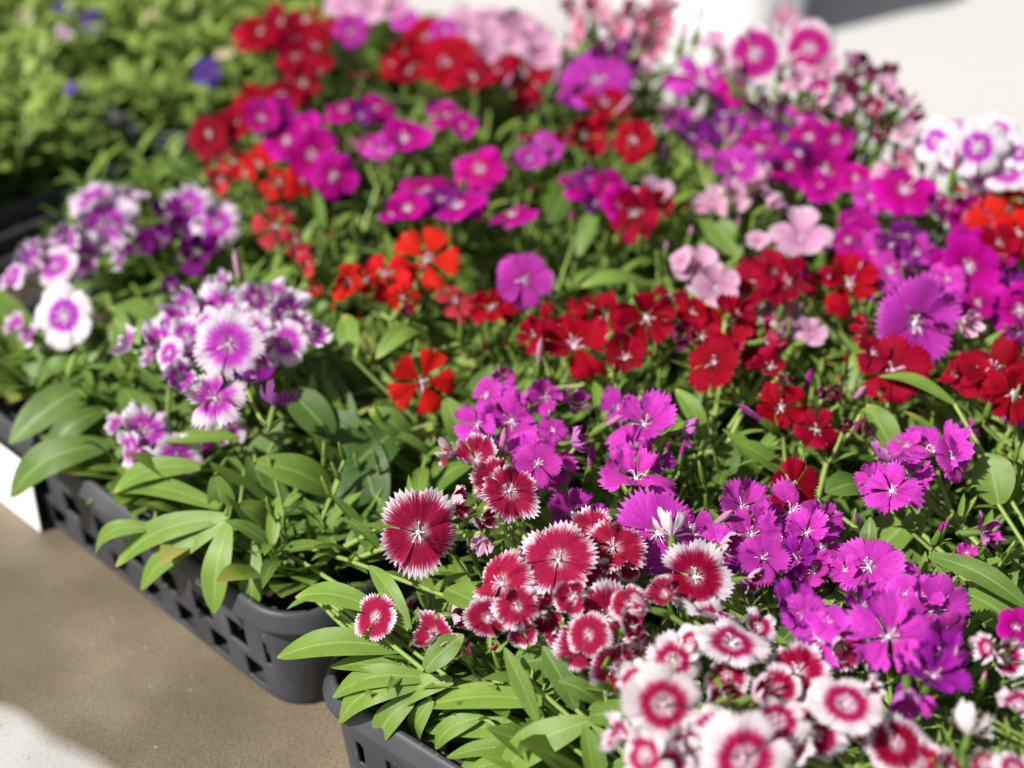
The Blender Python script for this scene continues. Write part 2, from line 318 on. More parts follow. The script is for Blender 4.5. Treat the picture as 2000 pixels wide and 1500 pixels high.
def make_tray(label, frame, u0, v0, soil_part=True):
    c = frame['c'] + frame['u'] * u0 + frame['v'] * v0
    t = thing('seedling_tray', label, 'tray', c, 'black nursery trays standing on the ground', math.atan2(frame['v'].y, frame['v'].x))
    t.scale = (1, 1, 1.2)
    # local x = v axis (width), local y = u axis (length)
    bx = .009
    out = resample(rrect(0, 0, TW, TL, .034), .0052)
    N = len(out) - len(out) % 2; cxm, cym = TW / 2, TL / 2
    def ring(off, z):
        o = []
        for x, y in out[:N]:
            ix = min(max(x, .034), TW - .034); iy = min(max(y, .034), TL - .034)
            d = Vector((x - ix, y - iy)); d = d.normalized() if d.length > 1e-6 else Vector((0, 0))
            if x < 1e-6 or x > TW - 1e-6: d = Vector((1 if x > cxm else -1, 0))
            if y < 1e-6 or y > TL - 1e-6: d = Vector((0, 1 if y > cym else -1))
            o.append(Vector((x - d.x * off, y - d.y * off, z)))
        return o
    zs = [.0005, .0040, .0170, .0220, .0355, .0490]
    rings = [ring(.010 - .006 * z / .045, z) for z in zs]
    m = MB()
    base = 0
    for r in rings: m.v.extend(r)
    for i in range(len(rings) - 1):
        for j in range(N):
            hole = (i == 1 and j % 6 < 3) or (i == 3 and (j + 2) % 6 < 3)
            x, y = out[j]
            corner = (x < .03 or x > TW - .03) and (y < .03 or y > TL - .03)
            if hole and not corner: continue
            k = (j + 1) % N
            m.f.append((i * N + j, i * N + k, (i + 1) * N + k, (i + 1) * N + j))
    m.tone = []
    w = m.build('side_wall', PLAS, t); md = w.modifiers.new('thick', 'SOLIDIFY'); md.thickness = .0022; md.offset = -1
    bv = w.modifiers.new('soft', 'BEVEL'); bv.width = .0006; bv.segments = 2; bv.limit_method = 'ANGLE'
    # plain upper band with rolled rim
    prof = [(.0042, .0480), (.0020, .0490), (-.0014, .0494), (-.0021, .0501), (-.0018, .0512), (.0006, .0570), (.0018, .0588), (.0036, .0595), (.0052, .0588), (.0060, .0570), (.0064, .052), (.0078, .044)]
    rm = MB(); rm.grid([ring(o, z) for o, z in prof], [[(0, 0)] * N] * len(prof), close=True)
    rm.tone = []; rm.build('rim', PLAS, t)
    # floor of the tray
    fl = MB(); rg = ring(.012, .003); fl.v = rg + [Vector((cxm, cym, .003))]
    fl.f = [(j, (j + 1) % N, N) for j in range(N)]; fl.build('tray_floor', PLAS, t)
    # thin-walled cell insert with its soil
    ci = MB(); so_ = MB(); px, py = (TW - .028) / NV, (TL - .028) / NU
    for a in range(NV):
        for c_ in range(NU):
            x0, y0 = .014 + a * px, .014 + c_ * py
            prof = [(0.0, .0500), (.0016, .0507), (.0034, .0500), (.005, .042), (.010, .008)]
            rr = [[Vector((p[0], p[1], z)) for p in rrect(x0 + o, y0 + o, x0 + px - o, y0 + py - o, .009, 3)] for o, z in prof]
            ci.grid(rr, [[(0, 0)] * len(rr[0])] * len(rr), close=True)
            pr = rrect(x0 + .006, y0 + .006, x0 + px - .006, y0 + py - .006, .009, 3)
            cc = Vector((x0 + px / 2, y0 + py / 2, 0)); rows = []
            for s in (1, .75, .5, .25, .02):
                rows.append([Vector((cc.x + (p[0] - cc.x) * s, cc.y + (p[1] - cc.y) * s, .041 + .004 * noise.noise(Vector((p[0] * s * 200 + a * 9, p[1] * s * 200 + c_ * 7, 3))))) for p in pr])
            so_.grid(rows, [[(0, 0)] * len(pr)] * 5, close=True)
    ci.tone = []; ci.build('cell_insert', PLAS, t); so_.tone = []; so_.build('soil', SOIL, t)
    return t
TRAYS = [
 ('A', FA, 0, 0, 'middle black tray whose perforated side and rounded corner show beside the wet ground'),
 ('B', FB, -TL, 0, 'front black tray at the lower edge, under the crimson and white-ringed flowers'),
 ('C', FA, 0, .283, 'far right black tray hidden under the crimson, magenta and pale pink flowers'),
 ('D', FB, -TL, .283, 'right-hand black tray hidden under the violet-pink and orange-red flowers'),
 ('E', FA, .485, 0, 'far left black tray full of green violas, next to the tray of purple-and-white dianthus'),
 ('F', FA, .485, .283, 'farthest black tray of violas, at the top behind the red dianthus'),
]
CELLS = {}
for k, fr, u0, v0, lb in TRAYS:
    make_tray(lb, fr, u0, v0)
    px, py = (TW - .028) / NV, (TL - .028) / NU
    for a in range(NV):
        for c_ in range(NU):
            p = fr['c'] + fr['u'] * (u0 + .014 + (c_ + .5) * py) + fr['v'] * (v0 + .014 + (a + .5) * px)
            p.z = .0516; CELLS[(k, a, c_)] = p

# ------------------------------------------------------------------ leaves
def leaf(m, base, d, side_n, length, width, bend=.5, tone=.5, fold=.25, seg=8, across=5, wave=0.0, shape='lance', twist=0.0):
    """grow a blade from base along d, bending away from side_n"""
    d = d.normalized(); nrm = (side_n - d * side_n.dot(d)).normalized(); sd = d.cross(nrm)
    p = base.copy(); st = length / seg; rows = []; uvs = []
    for i in range(seg + 1):
        t = i / seg
        if shape == 'lance': w = max(.03, .28 * (1 - t) ** 2 + (math.sin(math.pi * min(1, t ** 1.0))) ** .7 * (1 - .12 * t)) if t < 1 else .02
        else: w = max(.12 * (1 - t), math.sin(math.pi * t ** 1.5) ** .7) if 0 < t < 1 else .05
        w *= width / 2; row = []; uv = []
        tw = twist * t
        s_ = sd * math.cos(tw) + nrm * math.sin(tw); n_ = nrm * math.cos(tw) - sd * math.sin(tw)
        for j in range(across):
            q = -1 + 2 * j / (across - 1)
            row.append(p + s_ * (q * w) + n_ * (abs(q) * w * fold + wave * width * math.sin(t * 9 + q * 2) * abs(q)))
            uv.append((.5 + .5 * q, t * length * 22))
        rows.append(row); uvs.append(uv)
        ang = bend / seg
        d2 = d * math.cos(ang) - nrm * math.sin(ang); nrm = nrm * math.cos(ang) + d * math.sin(ang); d = d2.normalized()
        p = p + d * st
    if TR.random() < .14: tone = [tone] * (seg - 1) + [1.25 + TR.random() * .4, 2.0]
    m.grid(rows, uvs, tone)
TR = random.Random(5)
def leaf_to(m, a, b_, width, arch=.15, tone=.7, fold=.22, roll=0.0, seg=12):
    """a leaf whose base and tip are both known: arched upward between them"""
    ch = b_ - a; ln = ch.length; d = ch.normalized()
    up = Vector((0, -.25, 1)); nr = (up - d * up.dot(d)).normalized(); sd0 = d.cross(nr)
    rows = []; uvs = []
    for i in range(seg + 1):
        t = i / seg; p = a + ch * t + nr * (math.sin(math.pi * t) * arch * ln)
        w = max(.03, .30 * (1 - t) ** 2 + (math.sin(math.pi * min(1, t ** 1.18))) ** .66) * width / 2 if t < 1 else .0006
        sl_ = math.cos(math.pi * t) * arch * math.pi
        n2_ = (nr - d * sl_).normalized(); r_ = roll * (1 - .4 * t)
        s_ = sd0 * math.cos(r_) + n2_ * math.sin(r_); n3_ = n2_ * math.cos(r_) - sd0 * math.sin(r_)
        row = []; uv = []
        for j in range(7):
            q = -1 + j / 3
            row.append(p + s_ * (q * w) + n3_ * (w * fold * (abs(q) ** 1.3) - w * .10 * q * q + .05 * w * math.sin(7 * t + q * 3)))
            uv.append((.5 + .5 * q, t * ln * 22))
        rows.append(row); uvs.append(uv)
    if TR.random() < .3: tone = [tone] * (seg - 1) + [1.3, 2.0]
    m.grid(rows, uvs, tone)

def foliage(m, st, base, top, rng, nbasal=13, nshoot=6, spread=.026, sc=1.0, shape='lance', wide=1.0, bw=1.0):
    """rosette at the soil plus leafy shoots; st collects the shoots' stems"""
    for i in range(nbasal):
        a = i * 2.4 + rng.uniform(-.3, .3); e = rng.uniform(.3 if bw == 1 else .72, 1.1 if bw > 1 else .95)
        d = Vector((math.cos(a) * math.cos(e), math.sin(a) * math.cos(e), math.sin(e)))
        leaf(m, base + Vector((math.cos(a), math.sin(a), 0)) * .003 + Vector((0, 0, rng.uniform(0, .01))), d, Vector((0, 0, 1)),
             rng.uniform(.040, .066) * sc * bw, rng.uniform(.012, .0170) * sc * wide * bw ** 1.8, rng.uniform(.3, .95), rng.uniform(.25, .75), rng.uniform(.1, .3), 6, 3, shape=shape)
    for k in range(nshoot):
        a = k * 2 * math.pi / nshoot + rng.uniform(-.5, .5); r = spread * rng.uniform(.25, 1.15)
        h = (top.z - base.z) * rng.uniform(.40, 1.06)
        tip = base + Vector((math.cos(a) * r, math.sin(a) * r, h))
        mid = base.lerp(tip, .5) + Vector((math.cos(a), math.sin(a), 0)) * r * .15
        pts = [base.lerp(mid, t) if t <= 1 else mid.lerp(tip, t - 1) for t in (0, .5, 1, 1.5, 2)]
        st.tube(pts, [.0013, .0012, .0012, .0011, .0009], 5, rng.uniform(.3, .7))
        nl = 4; ph = rng.uniform(0, 3)
        for q in range(nl + 1):
            t = .35 + .65 * q / nl; p = base.lerp(tip, t); p = p + Vector((math.cos(a), math.sin(a), 0)) * r * .15 * math.sin(math.pi * t)
            ph += math.pi / 2 + rng.uniform(-.3, .3)
            for s in (0, 1):
                aa = ph + s * math.pi; e = rng.uniform(.3, 1.2) if q < nl else rng.uniform(.8, 1.25)
                d = Vector((math.cos(aa) * math.cos(e), math.sin(aa) * math.cos(e), math.sin(e)))
                ln = rng.uniform(.022, .050) * sc * (1 - .35 * q / nl)
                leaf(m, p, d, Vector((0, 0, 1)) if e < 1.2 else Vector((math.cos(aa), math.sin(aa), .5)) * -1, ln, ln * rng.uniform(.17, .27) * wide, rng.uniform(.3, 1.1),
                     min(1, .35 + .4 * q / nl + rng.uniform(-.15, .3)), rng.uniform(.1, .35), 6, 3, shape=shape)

# ------------------------------------------------------------------ flowers
def corolla(form, rng):
    """five fan-shaped toothed petals, unit radius, opening along +Z"""
    P = dict(round=(38, 10, .13, .17, .12), ruffle=(38, 10, .14, .18, .30), fringe=(38, 10, .16, .14, .14), fan=(33, 8, .15, .14, .34), gap=(28, 8, .15, .10, .10), plain=(37, 7, .035, .22, .08),
             cup=(38, 8, .07, .15, .42), half=(34, 9, .10, .12, .95), wilt=(30, 6, .12, .1, 1.1), viola=(38, 4, .02, .3, .2))[form]
    hw, nt_, dep, cor, cup = P
    m = MB(); ts = [.05, .14, .26, .4, .54, .67, .79, .89, 1.0]
    for k in range(5):
        a0 = rad(72 * k + rng.uniform(-5, 5)); h = rad(hw * rng.uniform(.92, 1.06)); lk = rng.uniform(.93, 1.05)
        tilt = cup * rng.uniform(.4, 1.5) + rng.uniform(-.06, .10)
        if form == 'half': tilt = cup * rng.uniform(.35, 1.3)
        if form == 'wilt': tilt = rng.uniform(.7, 1.5)
        wa, wp, wf = rng.uniform(.03, .07), rng.uniform(0, 6), rng.uniform(2.5, 5)
        if form in ('half', 'wilt'): wa *= 2.6
        if form in ('ruffle', 'fan'): wa *= 1.9; tilt = cup * rng.uniform(-.4, 2.2)
        droop = rng.uniform(.0, .30); curl = rng.uniform(-.5, .4); na = 2 * nt_
        teeth = [rng.uniform(.55, 1.25) for _ in range(na + 1)]
        rows = []; uvs = []
        for i, t in enumerate(ts):
            row = []; uv = []
            for j in range(na + 1):
                s = -1 + 2 * j / na
                ln = lk * (1 - cor * abs(s) ** 3)
                if form == 'gap': ln = lk * (1 - .06 * abs(s) ** 2)
                if t > .75:
                    f = (t - .75) / .25
                    ln -= (dep * teeth[j] * f ** 1.5) if j % 2 == 0 else 0
                wn = .55 + .45 * min(1, t / .35) if form != 'gap' else .45 + .55 * min(1, t / .6)
                a = a0 + s * h * wn; r = t * ln
                rl = r * math.cos(tilt * (.35 + .65 * t)); z = r * math.sin(tilt * (.35 + .65 * t)) - droop * t ** 3
                z += .055 * s * t + wa * math.sin(wf * s + wp) * t ** 2 + curl * .25 * s * s * t * t
                z += .02 * math.sin(s * nt_ * 3.14 + k) * t ** 3
                if t < .1: z -= .06
                if form in ('wilt', 'half', 'ruffle', 'fan'):
                    nn = noise.noise_vector(Vector((s * 1.7 + k * 5, t * 2.4, wp))) * (.20 if form == 'wilt' else .09 if form == 'half' else .13) * t
                    row.append(Vector((rl * math.cos(a) + nn.x, rl * math.sin(a) + nn.y, z + nn.z)))
                else: row.append(Vector((rl * math.cos(a), rl * math.sin(a), z)))
                uv.append((min(1, t * ln / 1.0 + (.04 if t > .95 else 0)) if form != 'gap' else t, k * 1.37 + s * h))
            rows.append(row); uvs.append(uv)
        # winding so that the upper side is the front face
        m.grid([r[::-1] for r in rows][::-1], [r[::-1] for r in uvs][::-1])
    return m
def fix_winding(m):
    # make face 0's normal point to +Z
    tot = 0
    for f in m.f:
        a, b_, c_ = (m.v[i] for i in f[:3]); tot += (b_ - a).cross(c_ - a).z
    if tot < 0:
        m.f = [f[::-1] for f in m.f]; u = m.uv; m.uv = [q for i in range(0, len(u), 4) for q in u[i:i + 4][::-1]]
FORMS = ['round', 'fringe', 'gap', 'plain', 'cup', 'half', 'wilt', 'viola', 'ruffle', 'fan']
GEO = {}
for f in FORMS:
    GEO[f] = []
    for k in range(3 if f == 'viola' else 6):
        mm = corolla(f, random.Random(hash_ := (FORMS.index(f) * 31 + k))); fix_winding(mm); GEO[f].append(mm)
MESH = {}
def corolla_mesh(form, i, var):
    key = (form, i, var)
    if key not in MESH: MESH[key] = GEO[form][i].mesh('flower', PM[var])
    return MESH[key]
def stamen_mesh(i, m_):
    rng = random.Random(500 + i); m = MB()
    for k in range(rng.randint(6, 9)):
        a = rng.uniform(0, 6.28); out = rng.uniform(.05, .26); h = rng.uniform(.12, .30)
        pts = [Vector((math.cos(a) * out * t ** 1.2, math.sin(a) * out * t ** 1.2, -.08 + h * t)) for t in (0, .35, .7, 1)]
        if k < 2:
            e = pts[-1]; pts += [e + Vector((math.cos(a) * .08, math.sin(a) * .08, .01)), e + Vector((math.cos(a) * .12, math.sin(a) * .12, -.05))]
        m.tube(pts, [.010] * (len(pts) - 1) + [.006], 5)
        if k > 3:
            e = pts[-1]; m.tube([e - Vector((.02, 0, 0)), e, e + Vector((.025, .01, .01))], [.008, .024, .008], 5)
    # pale throat
    m.tube([Vector((0, 0, -.10)), Vector((0, 0, .0)), Vector((0, 0, .03))], [.07, .055, .012], 7)
    return m.mesh('stamens', m_)
STA = [stamen_mesh(i, STAM if i % 2 else STAMW) for i in range(6)]
def calyx_mesh(i):
    rng = random.Random(700 + i); m = MB()
    m.tube([Vector((0, 0, -.02)), Vector((0, 0, -.12)), Vector((0, 0, -.45)), Vector((0, 0, -.80)), Vector((0, 0, -.95))], [.085, .10, .125, .13, .06], 8, .7)
    for k in range(5):
        a = k * 1.2566 + .3
        leaf(m, Vector((math.cos(a) * .1, math.sin(a) * .1, -.16)), Vector((math.cos(a) * .35, math.sin(a) * .35, 1)), Vector((math.cos(a), math.sin(a), 0)) * -1, .17, .09, -.5, .5, .2, 3, 3)
    for k in range(4):
        a = k * 1.57 + rng.uniform(-.2, .2)
        leaf(m, Vector((math.cos(a) * .06, math.sin(a) * .06, -.93)), Vector((math.cos(a) * rng.uniform(.35, .9), math.sin(a) * .5, 1)), Vector((math.cos(a), math.sin(a), 0)) * -1, rng.uniform(.45, .8), .12, rng.uniform(-.3, .8), .6, .3, 5, 3)
    return m.mesh('calyx', LEAF)
CAL = [calyx_mesh(i) for i in range(4)]
BUDG = {}
def bud_mesh(i, var):
    """a closed flower: green tube with the furled petals' tip"""
    key = (i, var)
    if key in BUDG: return BUDG[key]
    rng = random.Random(900 + i); m = MB()
    m.tube([Vector((0, 0, -.55)), Vector((0, 0, -.45)), Vector((0, 0, -.1)), Vector((0, 0, .25)), Vector((0, 0, .42))], [.05, .11, .135, .115, .085], 8, .8)
    for k in range(4):
        a = k * 1.57 + .4
        leaf(m, Vector((math.cos(a) * .06, math.sin(a) * .06, -.5)), Vector((math.cos(a) * .5, math.sin(a) * .5, 1)), Vector((math.cos(a), math.sin(a), 0)) * -1, .6, .1, rng.uniform(-.2, .5), .6, .3, 5, 3)
    tl = [.35, .5, .85, 1.15][i % 4]
    m.tube([Vector((0, 0, .36)), Vector((0, 0, .36 + tl * .3)), Vector((0, .01, .36 + tl * .7)), Vector((.02, .02, .36 + tl))], [.07, .09, .10 if tl > .6 else .06, .015], 8, .5, 1)
    m.mi = m.mi
    BUDG[key] = m.mesh('bud', [LEAF, PM[var]]); return BUDG[key]

NRM = {'u': (0, -.12, 1), 'h': (0, -.5, .85), 'c': (0, -.85, .55), 'd': (0, -1, .15), 'l': (-.55, -.55, .6), 'r': (.55, -.5, .65), 'a': (0, .30, .9),
       'L': (-.9, -.25, .35), 'R': (.9, -.2, .35), 'b': (.1, .8, .55)}
FORM = {'C': 'fringe', 'S': 'gap', 'K': 'gap', 'D': 'plain', 'M': 'fringe', 'V': 'fringe', 'P': 'cup', 'PW': 'round', 'WP': 'round', 'RW': 'round',
        'WR': 'round', 'RX': 'round', 'U': 'fringe', 'WM': 'round', 'RK': 'half', 'N': 'wilt', 'Y': 'viola', 'I': 'viola'}
PM['G'] = STEM
# label | variety | height of the heads | flowers: x,y,width,facing(+x half closed, +w withered)(:variety) | buds: x,y,lean(:colour)
PL = [
('dianthus with a tall head of white-edged purple flowers, farthest left, above the empty cells', 'PW', .125,
 '189,402,112,h 204,436,125,c 240,400,80,r 272,386,42,a 238,445,72,r 154,499,112,d 108,520,92,h 70,508,88,lx 22,541,66,l 78,480,70,a 130,465,80,cx', ''),
('dianthus with one flat white flower ringed in purple, near the left edge', 'PW', .115,
 '126,616,128,co:WP 36,640,66,lx 60,655,50,lx', '90,690,l'),
('dianthus with shadowed dark purple flowers and furled petals, right of the leftmost white-edged head', 'V', .125,
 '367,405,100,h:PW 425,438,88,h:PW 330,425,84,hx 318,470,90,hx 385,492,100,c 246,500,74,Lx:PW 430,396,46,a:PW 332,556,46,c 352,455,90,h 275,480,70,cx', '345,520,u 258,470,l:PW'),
('largest white-edged purple dianthus, a domed head above the rounded tray corner', 'PW', .145,
 '314,668,95,h 350,630,112,lx 372,597,100,l 430,606,120,h 428,560,70,ax 447,673,142,co 492,650,88,c 497,585,82,r 540,575,70,u 560,612,100,r 560,668,92,c 612,655,78,rx 510,690,90,c 495,745,85,u:V 330,690,70,l 385,690,80,cx 300,700,60,lx 470,625,84,h 530,640,80,c 365,655,80,c 352,738,100,c 420,778,124,h 255,676,90,Lx 535,793,98,bx:V 575,640,80,r 400,640,90,l', '470,560,u:P'),
('dianthus with a low cluster of three white-edged purple flowers hanging over the tray side', 'PW', .105,
 '283,843,118,h 232,833,60,lx 343,896,112,d 258,876,76,l 443,836,86,dx 385,862,60,h:V', '285,880,d:P 500,800,u'),
('dianthus with one flat scarlet five-fingered flower, alone against leaves toned dark as shade', 'S', .125, '825,745,136,c', '700,640,u 655,620,u'),
('dianthus with scarlet starry flowers, a wilted one below, left of the single bright magenta bloom', 'S', .145,
 '832,508,138,h 752,536,112,h 681,553,78,cx 788,580,66,d 712,545,70,c 797,615,48,hw:N', '770,590,u 820,560,u 905,640,u'),
('dianthus with two coral-red flowers close under the bright magenta bloom', 'K', .135, '891,588,82,h 962,600,88,c:C 990,606,60,r:C', '900,650,u'),
('dianthus with a coral flower and faded red ones trailing down to its right', 'K', .14, '539,443,94,c 576,470,68,r 602,515,50,cx 616,562,42,dx:S 585,495,45,cx', '640,470,r'),
('dianthus with a cluster of round deep magenta flowers beside the coral ones, upper left', 'D', .155,
 '560,275,92,h 609,303,100,c 652,342,96,c 592,253,80,h 625,275,70,h', '640,225,u 700,320,r'),
('dianthus with coral and scarlet petals at the left border of the dianthus, beside the violas', 'K', .14,
 '422,296,62,c 430,352,72,dx 456,318,60,r 507,322,84,h:S 545,357,82,h:S 590,352,70,r:S 480,340,70,l:S', '410,330,l'),
('dianthus with a slanting band of dark crimson flowers along the violas', 'C', .155,
 '408,264,88,h 462,240,88,h 500,208,90,h 548,190,88,h 592,165,84,h 625,142,62,u 440,255,70,c', ''),
('dianthus with two magenta flowers laid over the slanting crimson band', 'D', .165, '510,230,84,h 545,212,60,r', ''),
('dianthus with a dense knot of dark crimson flowers, topmost left by the violas', 'C', .16,
 '507,62,84,h 548,46,84,h 598,40,80,u 632,60,76,h 575,78,84,c 618,92,88,h 578,112,82,c 610,130,60,d 540,72,70,l 480,72,60,l', ''),
('dianthus with one lilac-pink flower right of the topmost crimson knot', 'M', .165, '684,62,74,c', ''),
('dianthus with pale pink flowers at the very top of the photo, by the white paving', 'P', .165, '675,8,90,h 722,12,90,h 768,18,70,h 790,38,50,h:M', ''),
('dianthus with flat magenta flowers in a row below the far crimson ones', 'D', .155, '671,214,86,u 730,212,86,u 705,228,60,u:V', '700,190,u'),
('dianthus with a pair of magenta flowers with a pale eye, next to a green bud', 'D', .155, '790,272,112,u 722,284,76,u 745,295,70,h:M', '760,330,u 810,330,u 680,300,u'),
('dianthus with two dark magenta blooms below the pink bud', 'D', .155, '872,226,84,u 905,246,66,h:D 848,212,40,l:V', '972,192,r:P 930,205,u'),
('dianthus with one upright magenta oval flower left of the magenta and violet pair', 'D', .15, '937,331,108,h', '1010,340,u 905,360,u'),
('dianthus with wide flat magenta flowers just above the scarlet stars', 'D', .15, '827,376,128,u 795,408,92,h 893,402,116,u 765,418,50,h 860,390,80,u:V 925,405,60,u', '880,455,u'),
('dianthus with one magenta flower seen edge-on and a long pale leaf beside it', 'D', .145, '1000,420,98,a', '1035,385,u 1060,440,u'),
('dianthus with magenta and violet blooms left of a lone crimson petal pair', 'D', .15,
 '1133,362,86,u 1189,373,94,h 1212,396,84,r 1165,395,60,l:V 1150,350,56,h:V', '1110,400,u 1160,430,u'),
('dianthus with a lone crimson bloom, petals hanging, dusty pink one behind it', 'C', .15,
 '1241,418,108,c 1287,402,66,r 1280,372,80,u:P 1232,385,50,hx:P', '1300,440,u 1335,420,u 1250,470,u'),
('dianthus with a single bright round magenta bloom with a white eye, standing free', 'D', .15, '1024,547,114,c:M', '1010,620,u 1120,440,u'),
('dianthus with dark crimson flowers in a tight group, upper middle', 'C', .16,
 '832,72,92,h 790,112,88,h 874,122,118,h 800,138,82,h 860,100,84,u 925,152,92,h 900,128,70,u 765,125,60,l', '790,180,u'),
('dianthus with one big dark crimson flower under a pale pink one, upper middle', 'C', .16, '1024,146,116,h 972,138,82,u 706,148,60,a 1000,120,70,u', '1075,175,r:P'),
('dianthus with bright crimson flowers around a small white bud, upper middle right', 'C', .165, '1182,203,104,u 1140,268,108,c 1238,272,90,c 1105,265,50,d', '1195,228,r:P 1290,235,u'),
('dianthus with one magenta and pale bloom left of the crimson ones, slender tubes beneath', 'M', .15, '1066,290,74,h 1035,310,66,u 1017,272,32,u:D 1052,275,60,u:C', '1065,335,u:M 1090,320,u'),
('dianthus with pale pink flowers in a loose far group below the white paving', 'P', .16,
 '905,50,100,h 947,105,78,c 870,60,60,h:M 925,78,84,h 1056,114,88,h 955,65,84,u', ''),
('dianthus with near-white far flowers next to the white plant tag', 'P', .165, '1012,62,100,c 1045,75,84,h 985,50,80,h 1085,80,70,h 960,30,70,u:P', ''),
('dianthus with violet-pink flowers in soft focus, right of the dark crimson one', 'M', .16,
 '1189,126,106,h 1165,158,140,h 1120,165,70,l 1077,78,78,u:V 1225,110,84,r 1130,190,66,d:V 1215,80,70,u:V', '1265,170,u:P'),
('dianthus with large pink and white streaked blooms, topmost in the middle', 'RK', .185,
 '1157,30,96,hx 1228,36,96,cx 1280,48,118,cx 1140,62,80,lx 1270,86,84,cx 1200,58,70,h 1110,20,70,h 1308,20,60,u', '1330,90,u:P 1360,70,u:P'),
('dianthus with white flowers ringed in strong magenta, two standing above the paving', 'WM', .19,
 '1475,106,118,co 1580,95,112,co 1572,60,76,h 1535,40,70,hx:P 1430,150,80,ax 1395,80,66,h:P 1520,130,70,a 1600,180,70,hx 1560,160,74,cx:P 1420,112,70,hx:P 1620,130,60,lx:P', '1545,70,u:P 1500,60,u'),
('dianthus with withered maroon flowers around yellow-green calyxes, against the paving', 'N', .185,
 '1672,138,70,hw 1608,155,76,hx:RK 1758,196,62,cw 1722,246,66,dw 1670,188,60,hw 1772,228,60,rw 1700,160,50,hw 1640,165,60,hx:RK 1735,178,70,hx:P 1700,212,72,cx:RX 1765,258,62,hx:P 1640,205,72,hx:P 1735,150,50,hw 1660,120,50,hx:P', '1715,200,u 1690,170,u 1745,222,r:P 1700,225,l 1650,210,l'),
('dianthus with magenta petals turned upward under the two ringed flowers', 'M', .165, '1370,162,124,u 1330,168,80,u:D 1433,178,78,c:D 1400,175,60,h', '1400,120,u:P'),
('dianthus with violet flowers behind the bright crimson pair', 'M', .155, '1440,218,86,h:V 1506,218,90,h 1560,236,80,h 1405,250,60,h:V 1470,245,60,r 1345,190,60,u:V', '1445,285,u 1420,290,u:P'),
('dianthus with a broad pale pink flower seen edge-on right of the crimson pair', 'P', .165, '1315,218,122,a 1330,245,90,h:M 1350,265,80,h:V', '1294,332,u:P 1320,270,u 1335,260,u'),
('dianthus with crimson petals and white throats just before the maroon seedheads', 'C', .16, '1602,222,60,lx 1646,240,64,rx 1625,215,50,dx:RW', '1660,260,u:P'),
('dianthus with deep magenta clustered flowers before the far right paving', 'D', .155,
 '1580,268,90,h 1632,274,90,h 1643,300,76,u 1541,326,96,u 1608,334,122,h 1560,300,80,u:V 1671,348,68,h 1600,365,70,h', '1560,380,u 1525,300,u'),
('dianthus with dusky violet flowers and a fat white bud, left of the deep magenta cluster', 'V', .155,
 '1482,290,96,h:D 1440,328,118,u:M 1498,330,80,u 1520,262,60,u 1460,262,60,hx 1370,300,50,h:M 1500,290,76,h:M', '1410,295,r:P 1390,270,u 1510,255,u:P'),
('dianthus with drooping pale pink flowers above a long broad leaf', 'P', .155, '1472,370,122,ax 1391,402,86,lx 1500,402,84,rx 1440,385,70,hx', '1430,420,l 1460,415,u:P 1440,455,u'),
('dianthus with one wide pale pink flower, right of the long broad leaf', 'P', .15, '1564,467,134,h 1480,470,50,l', '1545,505,u 1590,395,u'),
('dianthus with white purple-eyed flowers, rightmost by the paving', 'WP', .185,
 '1909,288,122,co 1872,245,92,u 1828,276,90,l 1951,252,80,h 1965,335,96,h:PW 1870,300,80,h 1990,300,70,h 1925,345,80,d:PW 1850,320,60,d', '1860,350,u:P 1800,320,u'),
('dianthus with dusty pink half-open petals left of the white purple-eyed flowers', 'RK', .16, '1757,320,72,hx 1730,338,60,lx:P 1780,300,50,h:P', '1745,350,u'),
('dianthus with bright magenta five-petalled flower with a white centre, right side upper', 'D', .155, '1766,372,124,h 1700,384,86,h:M 1818,412,80,rx 1720,360,60,u:D', '1760,430,u'),
('dianthus with one rounded magenta flower beside the orange-red mass', 'D', .155, '1888,418,80,c 1850,405,50,h', '1840,440,u'),
('dianthus with a mass of frilled orange-red flowers at the right border', 'S', .16,
 '1965,404,112,h 1947,440,112,c 1990,455,100,c 1930,383,84,h 1970,370,90,u 2010,420,90,h 1915,415,80,l:K 1985,480,90,d 1950,475,80,c:C 1895,375,60,u', '1900,470,u 1985,360,u:P'),
('dianthus with small violet-pink flowers crowded below the rounded magenta one', 'M', .15,
 '1667,432,70,h:D 1685,463,84,h:D 1723,465,46,c 1790,495,80,h 1740,480,70,h:V 1700,500,96,h 1655,470,70,h:D 1770,460,70,h:V 1815,505,70,h 1765,515,70,u:V', '1700,440,u 1780,440,u'),
('dianthus with frilly magenta flowers below the orange-red mass', 'D', .155, '1893,520,124,c:D 1955,500,80,h 1902,488,110,h 1850,545,80,h:M 1840,520,70,h 1935,530,60,h', ''),
('dianthus with dark magenta blooms at the right edge of the photo', 'D', .15, '1947,567,106,h 1992,605,116,c 1910,590,70,h:D 1975,560,80,u:V 1990,650,60,d:M', '1960,625,u'),
('dianthus with two crimson flowers side by side, middle right', 'C', .155, '1482,552,114,l 1540,550,114,c 1508,530,80,h', '1580,560,l:D 1525,610,u'),
('dianthus with a crimson flower opened wide, long pale styles, behind the green bud spike', 'C', .15, '1658,555,124,h 1700,545,60,r 1620,540,50,h', '1600,570,l 1622,600,u 1640,620,u 1590,595,l'),
('dianthus with crimson and deep magenta blooms left of the big violet-pink flower, small', 'D', .145, '1740,530,96,h:M 1680,520,70,h 1765,570,70,h:D', ''),
('biggest violet-pink dianthus flower, two broad frilled layers, middle right', 'M', .16, '1788,632,172,c 1800,598,150,h 1885,632,76,cx:P', '1700,600,u'),
('dianthus with two pale pink blooms left of the crimson pair', 'P', .15, '1363,525,112,h 1398,562,100,c 1330,510,50,l', '1300,500,u 1345,470,u'),
